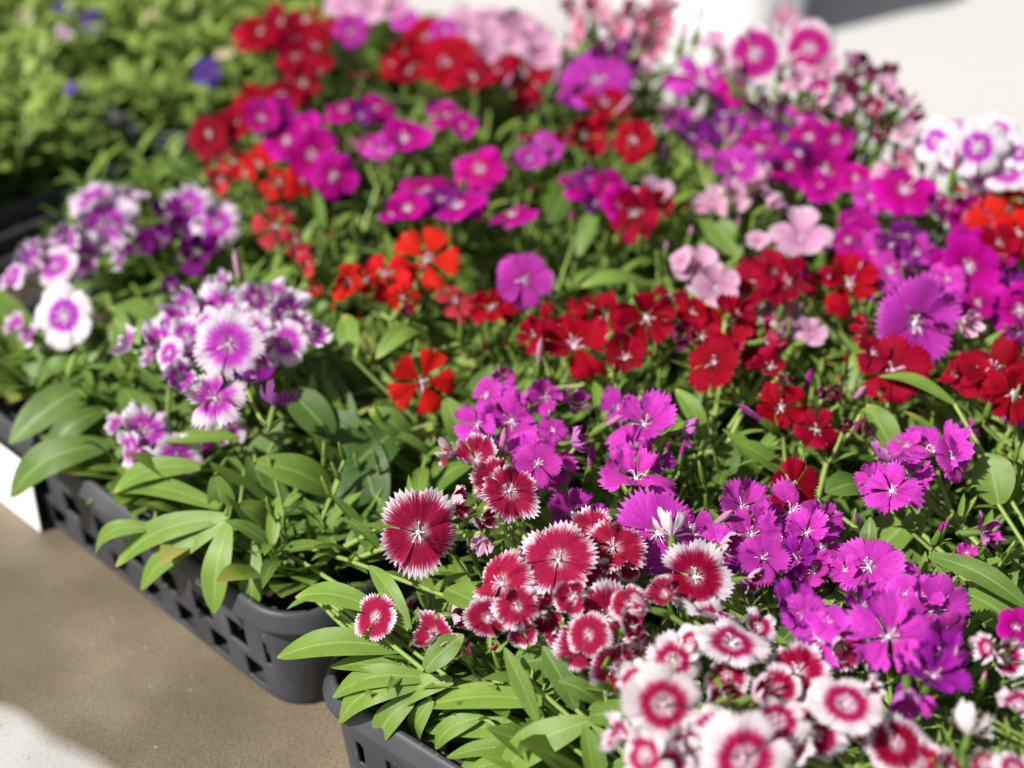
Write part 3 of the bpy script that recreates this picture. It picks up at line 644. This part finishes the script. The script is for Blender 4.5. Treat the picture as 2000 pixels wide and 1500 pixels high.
('dianthus with a half-hidden pink flower low between the crimson groups', 'P', .135, '1540,627,106,h 1585,650,72,h 1505,615,60,h', '1600,690,u'),
('dianthus with a flat red wheel of a flower, deep velvet, middle of the photo', 'C', .15, '1262,620,124,c 1185,612,92,l 1308,585,88,a 1326,660,80,hw:N 1352,610,70,h 1155,600,70,u', '1270,710,u'),
('dianthus with the widest crimson flower with a spray of white styles, middle of the photo', 'C', .145, '1122,676,164,h 1062,632,80,l 1130,613,66,u 1043,655,70,l 1222,700,94,hx 1090,645,80,h', '960,690,l 1000,680,l'),
('dianthus with tattered crimson flowers right of the red wheel', 'C', .15, '1424,635,118,h 1395,708,112,l 1452,675,90,dx 1495,665,94,Rx 1505,718,94,cx 1530,738,60,dx:N 1370,660,80,h 1440,610,70,r 1350,625,60,c', '1450,760,u 1640,760,u'),
('dianthus with one crimson flower crossed by a long curved leaf', 'C', .15, '1744,722,144,h 1700,640,84,Lx 1705,690,70,h', '1650,720,u 1660,790,r:P 1720,780,u'),
('dianthus with crimson flowers with curly white styles, at the right edge', 'C', .15, '1940,724,150,h 1978,768,118,c 1905,725,70,l 1868,735,70,Lx 1900,740,90,h 1985,700,80,r', '1880,770,l 1930,800,u 1845,760,l'),
('dianthus with a small rosy-crimson flower above a dark one, wilted maroon heads behind', 'C', .14, '1527,796,108,c 1594,840,92,h 1622,762,84,cw:N 1685,822,84,dw:N 1650,835,60,hw:N', '1568,778,u:M 1500,830,L:M'),
('dianthus with one upright crimson flower dotted with white anthers', 'C', .14, '1550,950,108,c', '1495,1000,u'),
('dianthus with violet-pink flowers and a white half-open one on top, left of middle', 'M', .145,
 '1000,822,128,c 932,830,88,l 950,772,72,l 980,738,76,cx 1066,776,92,cx 1112,783,78,Rx 1063,900,124,d 1115,865,80,Rx 1050,905,90,h 1030,880,80,c 990,790,80,h 1080,840,60,h', '1052,722,u:P 1168,840,R:P'),
('dianthus with one large sparkling violet-pink flower, long white styles, centre of the photo', 'M', .145, '1259,828,152,h 1207,798,84,l 1334,842,74,Rx 1240,870,80,h', '1300,890,u 1330,900,u'),
('dianthus with a tilted violet-pink flower below the sparkling one', 'M', .14, '1243,932,136,u 1220,905,80,h 1290,905,60,r', '1250,975,u 1210,960,l'),
('dianthus with a small violet-pink fan between the crimson-and-white groups', 'M', .13, '1119,1002,120,c 1160,1010,60,r', '1150,930,u:M'),
('dianthus with big violet-pink petals rising behind a white upturned flower', 'M', .14, '1285,1040,170,c 1350,1030,96,r 1400,1060,80,h', ''),
('dianthus with layered violet-pink flowers below the upright crimson one', 'M', .14,
 '1450,990,112,h 1545,1000,150,u 1468,1046,118,h 1524,1062,130,h 1605,1070,94,h 1517,1116,110,u 1590,1112,104,h 1420,1080,90,h 1575,1040,100,h 1490,1090,100,h 1450,1115,90,h:U 1610,1015,80,r 1555,1090,90,h:U', '1685,1030,l:P 1435,1060,u'),
('dianthus with a single flat violet-pink flower with white styles, right of the layered ones', 'M', .145, '1697,1106,130,u 1650,1115,70,h', '1690,1150,u 1720,1170,u'),
('dianthus with tall violet-pink flowers leaning right', 'M', .145, '1825,1190,138,c 1790,1130,92,lx 1800,1165,90,h 1850,1230,80,d 1770,1160,80,h', '1770,1190,u 1830,1050,u'),
('dianthus with a soft big violet-pink flower in front, shade-darkened violet petals behind it', 'M', .15, '1737,1243,172,h 1600,1250,120,l 1552,1185,104,h:U 1640,1260,110,cx:RW 1825,1320,130,u:U 1772,1354,130,dx:M 1570,1200,90,h 1620,1215,80,h 1840,1280,110,h:U 1685,1185,90,h:U 1790,1300,110,r:U', '1740,1310,u 1640,1310,u 1660,1300,r'),
('dianthus with low violet-pink flowers over broad green leaves, right', 'M', .145, '1826,880,150,u 1740,905,110,a 1741,958,110,h 1775,930,96,h 1705,935,80,l 1770,870,70,h 1860,895,90,r', '1760,990,u 1840,1040,u'),
('dianthus with a violet flower half hidden under leaves, at the right edge', 'M', .135, '1916,1040,92,Rx 1888,1080,56,hx 1985,800,70,h 1890,840,50,h', '1985,850,u'),
('dianthus with a speckled crimson flower, deeply toothed white rim, facing the camera', 'RW', .14, '818,1040,168,co 940,1015,76,Rx 945,1052,70,dx:P 880,982,92,Rx', '850,1000,u 930,960,u'),
('dianthus with dark crimson white-toothed petals high above the speckled flower', 'RW', .15, '930,898,116,hx 885,884,86,Lx 996,960,120,c 965,935,90,c 1010,975,80,d', '975,900,u:P'),
('dianthus with a small cupped crimson white-rimmed flower, lowest left over the front tray rim', 'RW', .105, '734,1205,104,lo', '800,1200,u'),
('dianthus with a ruffled crimson flower leaning right, yellow buds at its base', 'RW', .115, '882,1200,104,Rx 850,1240,100,lx 880,1260,70,dx', '930,1270,l 920,1290,u 950,1280,r'),
('dianthus with a large domed crimson head with thin white rims, front middle', 'RW', .14,
 '979,1140,138,l 1091,1092,168,ho 1157,1037,96,h 1198,1070,128,h 953,1206,96,d 1063,1200,104,dx 1175,1130,84,d 1182,1208,146,c 1140,1262,108,c 1030,1115,100,h 1120,1165,90,cx 1250,1257,104,d 1198,1302,110,d 1055,1160,80,h 1225,1100,80,r 1100,1230,84,dx 1010,1185,84,h 1230,1180,84,h 1150,1240,96,l 1020,1230,70,dx 1235,1225,84,r:RX', ''),
('dianthus with flat white flowers ringed in crimson, biggest and nearest, bottom middle', 'WR', .155,
 '1296,1376,168,co 1217,1440,106,Lx 1333,1462,130,c 1315,1290,112,c 1240,1330,80,l 1454,1482,196,co 1517,1408,124,c 1390,1425,110,h 1260,1475,110,l 1395,1500,110,h 1305,1500,110,h', '1180,1340,l'),
('dianthus with a white upturned flower and a wide crimson-centred one beneath', 'RW', .15, '1312,1046,112,bx:WR 1358,1126,152,ho:RX 1408,1066,96,Rx 1460,1130,70,Rx 1266,1190,92,Lx 1300,1160,80,l', '1385,1030,r:P 1345,1190,u'),
('dianthus with ring-patterned flowers lying flat and one seen from its edge', 'WR', .15, '1394,1206,124,a 1430,1257,158,uo 1350,1255,80,l 1480,1225,80,r', '1470,1290,u 1450,1310,u'),
('dianthus with dark crimson white-fringed flowers, bottom right of the big ringed ones', 'RW', .145,
 '1559,1312,142,h:RX 1415,1355,112,dx:RX 1610,1370,90,l:WR 1545,1455,90,h:WR 1470,1362,108,Rx 1590,1432,130,d:RX 1520,1345,100,h:RX 1420,1320,90,h:RX', '1490,1390,u'),
('dianthus with one white saucer flower with a pale crimson ring on a thick green stalk', 'WR', .15, '1653,1375,150,uo 1690,1350,80,rx', '1640,1430,u 1695,1320,u'),
('dianthus with a dark plum flower fringed in white, at the bottom edge', 'RW', .14, '1751,1455,136,h:RX 1853,1480,80,dx:RW 1800,1492,100,h:RX 1700,1430,84,l:RX', '1610,1470,u'),
('dianthus with a bushy white flower seen from behind, bottom right corner', 'WR', .15, '1891,1434,128,bx 1980,1500,90,h 1925,1490,90,l 1855,1500,80,r:RX', '1870,1345,u:P 1915,1345,u'),
('dianthus with crumpled pinkish white petals at the right edge, near the bottom', 'P', .15, '1958,1285,112,cx:WR 1990,1378,90,hx:WR 1930,1265,70,Lx:WR 1985,1225,80,h:D', '1965,1330,u 1990,1310,r'),
]
CELLOF = {}
EMPTY = {('A', 0, 6), ('A', 0, 5), ('A', 1, 6)}
def inframe(p, mx=170):
    x, y = proj(p); return -mx < x < 2000 + mx and -mx < y < 1500 + mx * 2.0
VIOLA_T = ('E', 'F')
FOCUSLEAF = {}
def vec(c): return Vector(NRM[c]).normalized()
nfl = 0
def build_plant(idx, label, var, z, fl, buds):
    global nfl
    rng = random.Random(1000 + idx)
    items = []
    for tok in fl.split():
        q, _, v2 = tok.partition(':'); x, y, w, o = q.split(','); x, y, w = float(x), float(y), float(w)
        dz = rng.uniform(-.006, .006) + (.0 if o[0] not in 'd' else -.006)
        if 'o' in o: dz += .006
        p = at(x, y, z + dz)
        n_ = vec(o[0]) + Vector((rng.uniform(-.26, .26), rng.uniform(-.22, .22), rng.uniform(-.05, .05)))
        vv = v2 or var; form = 'half' if 'x' in o else 'wilt' if ('w' in o) else FORM[vv]
        if form in ('round',) and 'o' not in o and rng.random() < .66: form = 'ruffle'
        if form == 'plain' and rng.random() < .4: form = 'cup'
        if form == 'fringe' and rng.random() < .62: form = 'fan'
        if 'o' not in o and w < 110 and form not in ('wilt', 'half') and rng.random() < .10: form = 'half'
        if vv == 'N': form = 'wilt'
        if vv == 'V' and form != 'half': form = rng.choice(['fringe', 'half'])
        rd = w * depth(p) / FPX / 2 * {'round': 1.05, 'gap': 1.03, 'plain': 1.06, 'cup': 1.05}.get(form, 1.13) * (1.35 if form == 'wilt' and z > .18 else 1)
        items.append((p, n_.normalized(), rd, vv, form))
    cen = sum((i[0] for i in items[:6]), Vector()) / min(6, len(items))
    # its cell: the nearest free one
    best = min((c for c in CELLS if c not in CELLOF and c not in EMPTY and c[0] not in VIOLA_T), key=lambda c: (CELLS[c].xy - (cen.xy + Vector((0, .004)))).length)
    CELLOF[best] = idx; base = CELLS[best].copy()
    root = thing('dianthus_plant', label, 'dianthus', base)
    def L_(p): return p - base
    top = z - .030
    fm, st = MB(), MB()
    near_ = best[0] in 'AB' and best[2] < 5 and base.y < 1.05
    foliage(fm, st, Vector((0, 0, 0)), Vector((0, 0, max(.03, (top - base.z) * (.8 if near_ else 1)))), rng, 16 if near_ else 13, 3 if near_ else 6, bw=1.28 if near_ else 1.0, wide=1.25 if near_ else 1.0)
    # flowering stems: one for each three heads, pedicels branching from its top
    order = sorted(items, key=lambda i: math.atan2(i[0].y - cen.y, i[0].x - cen.x))
    joints = []
    for g0 in range(0, len(order), 3):
        grp = order[g0:g0 + 3]
        ends = [p - n_ * (r * .93) for p, n_, r, v, f in grp]
        node = sum(ends, Vector()) / len(ends) + Vector((0, .004, -.016)); node.z = max(node.z, base.z + .02)
        node = node.lerp(Vector((base.x, base.y, node.z)), .15)
        b0 = Vector((rng.uniform(-.006, .006), rng.uniform(-.006, .006), 0)); nl = L_(node)
        ctrl = Vector((b0.x * .6 + nl.x * .4, b0.y * .6 + nl.y * .4, nl.z * .55))
        pts = [(b0 * (1 - t) ** 2 + ctrl * 2 * t * (1 - t) + nl * t * t) for t in [k / 6 for k in range(7)]]
        st.tube(pts, [.0019, .0018, .0018, .0017, .0016, .0016, .0015], 6, rng.uniform(.4, .8))
        joints.append(pts)
        for k in (2, 3, 4, 5):
            ph = rng.uniform(0, 3.1)
            for s in (0, 1):
                a = ph + s * math.pi; e = rng.uniform(.5, 1.1)
                ln = rng.uniform(.030, .05) * (1.1 - .1 * k)
                leaf(fm, pts[k], Vector((math.cos(a) * math.cos(e), math.sin(a) * math.cos(e), math.sin(e))), Vector((0, 0, 1)), ln, ln * rng.uniform(.14, .24), rng.uniform(.5, 1.4), rng.uniform(.35, .9), .25, 7, 3)
        for en, (p, n_, r, v, f) in zip(ends, grp):
            e1 = L_(en); c1 = nl.lerp(e1, .5) - Vector((0, 0, .004)); tt = [nl, nl.lerp(c1, .7), c1.lerp(e1, .5), e1 + n_ * .002]
            st.tube(tt, [.0014, .0013, .0013, .0016], 5, .7)
    # short bracts
        for k in range(4):
            a = rng.uniform(0, 6.28); e = rng.uniform(.6, 1.2)
            leaf(fm, nl, Vector((math.cos(a) * math.cos(e), math.sin(a) * math.cos(e), math.sin(e))), Vector((0, 0, 1)), rng.uniform(.014, .026), .0032, rng.uniform(.0, .6), .8, .3, 5, 3)
    for (p, n_, r, v, form) in items:
        gi = rng.randrange(len(GEO[form])); rz = rng.uniform(0, 6.28)
        rot = n_.to_track_quat('Z', 'Y').to_matrix().to_4x4() @ Matrix.Rotation(rz, 4, 'Z')
        fo = link('flower', corolla_mesh(form, gi, v), root)
        sx, sy = rng.uniform(.94, 1.06), rng.uniform(.94, 1.06)
        fo.matrix_local = Matrix.Translation(L_(p)) @ rot @ Matrix.Diagonal((r * sx, r * sy, r, 1))
        ca = link('calyx', CAL[rng.randrange(4)], fo)
        k = .0165 / max(r, .006); ca.matrix_local = Matrix.Diagonal((min(1.2, .017 / max(r, .006)), min(1.2, .017 / max(r, .006)), 1, 1)) @ Matrix.Translation((0, 0, 0))
        if form != 'wilt' and not (n_.y > .5): link('stamens', STA[rng.randrange(6)], fo)
        nfl += 1
    bl = [t for t in buds.split()]
    for tok in bl:
        q, _, v2 = tok.partition(':'); x, y, o = q.split(',')
        p = at(float(x), float(y), z - rng.uniform(.004, .02)); n_ = (vec(o) + Vector((rng.uniform(-.3, .3), rng.uniform(-.3, .3), .6))).normalized()
        if o in 'LRd': n_ = (vec(o) + Vector((0, 0, .5))).normalized()
        bo = link('bud', bud_mesh((rng.choice((2, 3)) if v2 else rng.choice((0, 1))), v2 or var), root)
        s_ = .0135 * (1.25 if v2 else 1.0)
        bo.matrix_local = Matrix.Translation(L_(p)) @ n_.to_track_quat('Z', 'Y').to_matrix().to_4x4() @ Matrix.Diagonal((s_ * 1.1, s_ * 1.1, s_, 1))
        e1 = L_(p - n_ * s_ * .5); jt = min(joints, key=lambda q_: (q_[5] - e1).length)[4]
        st.tube([jt, jt.lerp(e1, .45) - n_ * .003, e1 - n_ * .004, e1], .0011, 5, .7)
    for k in range(rng.randint(4, 8)):     # small green buds among the leaves
        a = rng.uniform(0, 6.28); r_ = rng.uniform(.01, .034); p = Vector((math.cos(a) * r_, math.sin(a) * r_, max(.03, top - base.z) * rng.uniform(.8, 1.22)))
        bo = link('bud', bud_mesh(rng.choice((0, 1)), 'G'), root); s_ = rng.uniform(.009, .012)
        n_ = Vector((rng.uniform(-.4, .4), rng.uniform(-.4, .4), 1)).normalized()
        bo.matrix_local = Matrix.Translation(p) @ n_.to_track_quat('Z', 'Y').to_matrix().to_4x4() @ Matrix.Diagonal((s_, s_, s_, 1))
        st.tube([Vector((0, 0, .01)), Vector((p.x * .5, p.y * .5, p.z * .5)), p - n_ * s_ * .5], .0010, 5, .6)
    for (bx, by, bz, tx, ty, tz, w, arch, tone, roll) in FOCUSLEAF.get(idx, ()):
        up_ = .021 if 'cupped' in label or 'ruffled' in label else .012
        a, b_ = at(bx, by, bz + up_), at(tx, ty, tz + up_ - .002)
        leaf_to(fm, L_(a), L_(b_), w * depth(a.lerp(b_, .5)) / FPX, arch, tone, roll=roll)
        if (a.xy - base.xy).length > .012: st.tube([Vector((0, 0, .006)), L_(a).lerp(Vector((0, 0, .006)), .5) + Vector((0, 0, .003)), L_(a)], .0012, 5, .5)
    fm.build('foliage', LEAF, root); st.build('stem', STEM, root)
    return root
# large foreground leaves: base x,y,z, tip x,y,z, width px, arch, tone, roll
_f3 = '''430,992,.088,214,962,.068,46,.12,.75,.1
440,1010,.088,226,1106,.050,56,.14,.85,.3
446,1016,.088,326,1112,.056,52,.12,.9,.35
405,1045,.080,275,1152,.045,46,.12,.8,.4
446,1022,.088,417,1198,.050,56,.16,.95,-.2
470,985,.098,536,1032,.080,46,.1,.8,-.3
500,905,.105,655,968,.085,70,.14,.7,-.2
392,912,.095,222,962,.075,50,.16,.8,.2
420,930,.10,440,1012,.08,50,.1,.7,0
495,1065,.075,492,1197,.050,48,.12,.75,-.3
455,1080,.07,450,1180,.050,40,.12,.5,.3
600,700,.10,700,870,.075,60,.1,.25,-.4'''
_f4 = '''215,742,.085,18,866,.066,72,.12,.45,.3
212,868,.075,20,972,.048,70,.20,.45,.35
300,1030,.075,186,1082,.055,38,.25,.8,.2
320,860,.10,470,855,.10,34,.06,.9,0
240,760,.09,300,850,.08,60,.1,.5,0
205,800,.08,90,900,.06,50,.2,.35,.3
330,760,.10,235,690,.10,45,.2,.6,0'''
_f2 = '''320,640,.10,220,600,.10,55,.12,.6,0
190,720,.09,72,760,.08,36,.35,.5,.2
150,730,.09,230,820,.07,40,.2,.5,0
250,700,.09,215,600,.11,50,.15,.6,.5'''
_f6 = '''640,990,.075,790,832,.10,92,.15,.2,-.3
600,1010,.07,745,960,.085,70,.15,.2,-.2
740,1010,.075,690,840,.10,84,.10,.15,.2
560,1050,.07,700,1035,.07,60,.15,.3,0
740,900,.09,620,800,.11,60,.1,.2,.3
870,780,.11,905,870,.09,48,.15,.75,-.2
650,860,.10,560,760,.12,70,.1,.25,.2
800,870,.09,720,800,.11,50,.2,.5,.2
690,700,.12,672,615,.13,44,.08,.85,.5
830,640,.12,735,700,.12,40,.2,.85,.2'''  # most tones here are low: deep shade put into the leaf colour
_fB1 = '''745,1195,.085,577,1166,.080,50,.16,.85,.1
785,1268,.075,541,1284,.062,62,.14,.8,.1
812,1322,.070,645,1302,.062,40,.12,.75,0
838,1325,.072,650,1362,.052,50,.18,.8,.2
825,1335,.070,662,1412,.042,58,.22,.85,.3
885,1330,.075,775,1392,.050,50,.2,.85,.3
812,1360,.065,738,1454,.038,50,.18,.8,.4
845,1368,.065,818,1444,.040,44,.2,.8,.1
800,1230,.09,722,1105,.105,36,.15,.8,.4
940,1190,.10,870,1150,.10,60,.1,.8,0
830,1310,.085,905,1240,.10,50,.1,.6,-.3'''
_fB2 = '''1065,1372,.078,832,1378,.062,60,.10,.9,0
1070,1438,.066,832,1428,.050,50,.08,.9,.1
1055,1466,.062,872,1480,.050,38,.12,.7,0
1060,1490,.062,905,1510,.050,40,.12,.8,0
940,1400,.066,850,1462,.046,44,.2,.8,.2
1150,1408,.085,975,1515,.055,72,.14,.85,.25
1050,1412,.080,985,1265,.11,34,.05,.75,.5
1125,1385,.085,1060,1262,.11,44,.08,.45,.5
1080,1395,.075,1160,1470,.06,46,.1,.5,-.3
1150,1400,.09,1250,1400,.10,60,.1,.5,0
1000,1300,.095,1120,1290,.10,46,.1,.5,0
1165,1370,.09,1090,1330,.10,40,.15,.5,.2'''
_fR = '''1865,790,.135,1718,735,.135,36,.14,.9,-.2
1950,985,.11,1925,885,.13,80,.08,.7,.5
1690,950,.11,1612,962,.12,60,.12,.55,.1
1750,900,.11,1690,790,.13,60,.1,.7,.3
1535,928,.11,1435,862,.13,42,.08,.75,.1'''
_fR2 = '''1815,1085,.125,2015,1192,.12,46,.12,.5,-.3
1890,1160,.11,2000,1240,.10,84,.12,.75,-.2
1620,1180,.10,1490,1290,.10,46,.1,.3,.2
1690,1080,.12,1700,1010,.14,34,.3,.5,.5
1760,1160,.10,1600,1180,.11,40,.1,.4,0'''
_fM = '''1262,552,.12,1134,560,.125,36,.16,.85,0
1120,640,.11,1055,560,.13,36,.1,.4,.3
1445,500,.12,1372,418,.135,56,.06,.6,.4'''
_fM2 = '''1070,445,.12,1130,330,.135,52,.08,.45,-.4
1130,500,.11,1165,400,.13,36,.05,.6,.3'''
_fM3 = '''1380,860,.11,1320,760,.13,36,.15,.8,.3
1400,960,.10,1440,860,.12,44,.1,.4,-.3
1250,1030,.10,1165,1010,.115,42,.1,.6,0
1230,1110,.10,1200,1180,.10,40,.1,.6,0'''
def _p(s): return [tuple(float(q) for q in l.split(',')) for l in s.strip().splitlines()]
for key, s in (('largest white-edged', _f3), ('dianthus with a low cluster of three', _f4), ('dianthus with one flat white flower', _f2), ('dianthus with one flat scarlet', _f6),
               ('dianthus with a small cupped', _fB1), ('dianthus with a ruffled crimson', _fB2), ('dianthus with low violet-pink', _fR), ('dianthus with tall violet-pink', _fR2),
               ('dianthus with a single bright round', _fM), ('dianthus with one magenta flower seen', _fM2), ('dianthus with one large sparkling', _fM3)):
    hit = [i for i, q in enumerate(PL) if q[0].startswith(key)]
    assert len(hit) == 1, key
    FOCUSLEAF[hit[0]] = _p(s)
for i, (lb, var, z, fl, bd) in enumerate(PL): build_plant(i, lb, var, z, fl, bd)

# leafy plants without open flowers, in the cells between
def leafy_template(i, viola=False):
    rng = random.Random(3000 + i + 50 * viola); fm, st = MB(), MB()
    if viola: foliage(fm, st, Vector((0, 0, 0)), Vector((0, 0, .070)), rng, 10, 11, spread=.036, sc=.9, shape='oval', wide=1.35)
    else: foliage(fm, st, Vector((0, 0, 0)), Vector((0, 0, .068)), rng, 14, 8, spread=.032)
    return fm.mesh('foliage', VLEAF if viola else LEAF), st.mesh('stem', STEM)
TD = [leafy_template(i) for i in range(5)]; TV = [leafy_template(i, True) for i in range(5)]
rng = random.Random(77)
LB = {'A': 'leafy green dianthus without open flowers, in the tray behind the rounded tray corner',
      'B': 'leafy green dianthus without open flowers, in the front tray',
      'C': 'leafy green dianthus without open flowers, among the far magenta and pink ones',
      'D': 'leafy green dianthus without open flowers, among the violet-pink ones on the right'}
used = set()
for c, p in CELLS.items():
    if c in CELLOF or c[0] in VIOLA_T or c in EMPTY or c in (('A', 0, 4), ('A', 1, 5)) or not inframe(p): continue
    near = sorted(((PL[i][0], CELLS[q]) for q, i in CELLOF.items()), key=lambda e: (e[1] - p).length)
    for nl_, np_ in near[:5]:
        ph = nl_.split(',')[0].replace('dianthus with ', '').replace('biggest violet-pink dianthus flower', 'the biggest violet-pink flower').replace('largest white-edged purple dianthus', 'the large white-edged purple head')
        ph = ' '.join(ph.split()[:8]); dd = p - np_
        lbl = 'leafy dianthus without open flowers ' + (('behind ' if dd.y > 0 else 'in front of ') if abs(dd.y) > abs(dd.x) else ('right of ' if dd.x > 0 else 'left of ')) + ph
        if lbl not in used: break
    used.add(lbl)
    fm, st = TD[rng.randrange(5)]; root = thing('dianthus_plant', lbl, 'dianthus', p, 'leafy dianthus without flowers, tray ' + {'A': 'in the middle', 'B': 'in front', 'C': 'far right', 'D': 'on the right'}[c[0]])
    s_ = rng.uniform(.85, 1.12); root.rotation_euler = (0, 0, rng.uniform(0, 6.28)); root.scale = (s_, s_, s_ * rng.uniform(.85, 1.05))
    link('foliage', fm, root); link('stem', st, root)
# violas
VF = {'violet-blue viola flower nearest the crimson dianthus, facing right': (405, 142, 60, 'Y', 'c'), 'small violet-blue viola flower near the top left': (182, 42, 52, 'Y', 'c'),
      'faint violet flower at the top left edge of the violas': (122, 22, 46, 'Y', 'h'), 'cream flower bud right above the violet-blue one': (437, 104, 40, 'I', 'u'),
      'pale cream flower near the top of the violas': (296, 35, 34, 'I', 'c'), 'tiny dark violet bud low among the violas': (137, 172, 28, 'Y', 'h'),
      'pale flower farthest left': (48, 30, 36, 'I', 'c'), 'blue-white flower below the faint violet one': (125, 62, 40, 'WP', 'h')}
VC = {}
for k, (lb, (x, y, w, v, o)) in enumerate(VF.items()):
    z = .118 if c else .12
    p = at(x, y, .118); cc = min((c for c in CELLS if c[0] in VIOLA_T and c not in VC), key=lambda c: (CELLS[c].xy - p.xy).length); VC[cc] = (lb, p, w, v, o)
for c, p in CELLS.items():
    if c[0] not in VIOLA_T or not inframe(p, 260): continue
    fm, st = TV[rng.randrange(5)]
    lb = 'green viola plant in the %s viola tray, no open flower' % ('near' if c[0] == 'E' else 'far')
    gp = 'violas without flowers in the %s viola tray' % ('near' if c[0] == 'E' else 'far')
    if c in VC: lb = 'viola plant with the ' + VC[c][0]; gp = None
    root = thing('viola_plant', lb, 'viola', p, gp); a = rng.uniform(0, 6.28); s_ = rng.uniform(.9, 1.2)
    fo_ = link('foliage', fm, root); so2 = link('stem', st, root)
    for q in (fo_, so2): q.rotation_euler = (0, 0, a); q.scale = (s_, s_, s_ * rng.uniform(.9, 1.15))
    if c in VC:
        _, fp, w, v, o = VC[c]; r = w * depth(fp) / FPX / 2; n_ = vec(o)
        f_ = link('flower', corolla_mesh('viola', rng.randrange(3), v), root)
        f_.matrix_local = Matrix.Translation(fp - p) @ n_.to_track_quat('Z', 'Y').to_matrix().to_4x4() @ Matrix.Diagonal((r, r * 1.1, r, 1))
        s2 = MB(); e = fp - p - n_ * .002; s2.tube([Vector((0, 0, .01)), Vector((e.x * .4, e.y * .4, e.z * .7)), e], .0011, 5, .6); s2.build('flower_stalk', STEM, root)

# ------------------------------------------------------------------ card on the tray side, plant tag, pot
CARD = simple('white_card', (.82, .82, .84), .45); GRN = simple('green_print', (.10, .35, .16), .5)
WPL = simple('white_plastic', (.80, .80, .81), .35)
ca = thing('plant_label_card', 'white card standing against the middle tray at the left edge of the photo', 'card', FA['c'] + FA['u'] * ((at(93, 1035, 0) - FA['c']).dot(FA['u']) + .105) + FA['v'] * .0008, None, math.atan2(-FA['u'].y, -FA['u'].x))
m = MB(); Wd, Ht, th = .105, .062, .0012
def boxm(m, x0, x1, y0, y1, z0, z1, shear=0.0):
    b_ = len(m.v)
    for z in (z0, z1):
        for x, y in ((x0, y0), (x1, y0), (x1, y1), (x0, y1)): m.v.append(Vector((x, y + z * shear, z)))
    for f in ((0, 3, 2, 1), (4, 5, 6, 7), (0, 1, 5, 4), (1, 2, 6, 5), (2, 3, 7, 6), (3, 0, 4, 7)): m.f.append(tuple(b_ + i for i in f))
boxm(m, 0, Wd, -.0006, .0006, .0005, .0500, -.02); o_ = m.build('card_sheet', CARD, ca, smooth=False)
bv = o_.modifiers.new('b', 'BEVEL'); bv.width = .0004; bv.segments = 2
m = MB(); boxm(m, .045, .062, -.0010, -.0007, .018, .023, -.02); m.build('green_print', GRN, ca, smooth=False)
# white plant tag stuck in a far pot, pointed top
tp = at(1072, 62, .17); cc = min((c for c in CELLS if c[0] == 'C'), key=lambda c: (CELLS[c].xy - tp.xy).length)
tb = Vector((tp.x, tp.y, .042)); tg = thing('plant_tag', 'white pointed plastic plant tag standing among the far pink flowers', 'plant tag', tb)
m = MB(); hw = .012; pr = [(-.004, 0), (.004, 0), (hw, .05), (hw, .125), (.004, .168), (-.004, .168), (-hw, .125), (-hw, .05)]
for yy in (-.0005, .0005): m.v.extend([Vector((x, yy + z * .05, z)) for x, z in pr])
k8 = len(pr); m.f = [tuple(range(k8)), tuple(range(2 * k8 - 1, k8 - 1, -1))] + [(i, i + k8, (i + 1) % k8 + k8, (i + 1) % k8) for i in range(k8)]
m.build('tag_blade', WPL, tg, smooth=False)
# white round pot on the paving: foot ring, wall, rolled rim, hollow inside
pb = at(1440, 42, 0); pt = thing('planter', 'white round planter standing on the pale paving behind the flowers', 'planter', pb)
m = MB(); Q = 64
def rev(m, prof, seg=Q):
    rows = [[Vector((r * math.cos(2 * math.pi * k / seg), r * math.sin(2 * math.pi * k / seg), z)) for k in range(seg)] for r, z in prof]
    m.grid(rows, [[(0, 0)] * seg] * len(prof), close=True)
rev(m, [(.001, .004), (.052, .004), (.054, .0005), (.0585, .0008), (.060, .003), (.0602, .008), (.0605, .10), (.061, .19)]); m.build('wall', WPL, pt)
m = MB(); rev(m, [(.061, .190), (.0645, .191), (.0655, .196), (.0655, .206), (.0635, .210), (.061, .210), (.058, .206), (.056, .15)]); m.build('rim', WPL, pt)
m = MB(); rev(m, [(.057, .186), (.04, .189), (.001, .188)]); m.build('soil', SOIL, pt)
print('flowers', nfl)

# loose grit and soil crumbs lying on the wet ground
m = MB(); rg = random.Random(9)
for k in range(110):
    x, y = rg.uniform(-60, 700), rg.uniform(1000, 1540)
    p = at(x, y, 0); d = p - FA['c']; v_ = d.dot(FA['v'])
    if v_ > -.006: continue
    r_ = rg.uniform(.0003, .0009) * (1.6 if rg.random() < .08 else 1); b_ = len(m.v)
    for q in ((1, 0, 0), (0, 1, 0), (-1, 0, 0), (0, -1, 0), (.2, .1, .9)): m.v.append(p + Vector([c_ * r_ * rg.uniform(.6, 1.3) for c_ in q]) + Vector((0, 0, .0001)))
    m.f += [(b_, b_ + 1, b_ + 4), (b_ + 1, b_ + 2, b_ + 4), (b_ + 2, b_ + 3, b_ + 4), (b_ + 3, b_, b_ + 4)]
gt = m.build('grit', simple('grit', (.26, .24, .2), .7), smooth=False); gt['kind'] = 'stuff'; gt['label'] = 'fine pale grit scattered on the wet ground'; gt['category'] = 'grit'
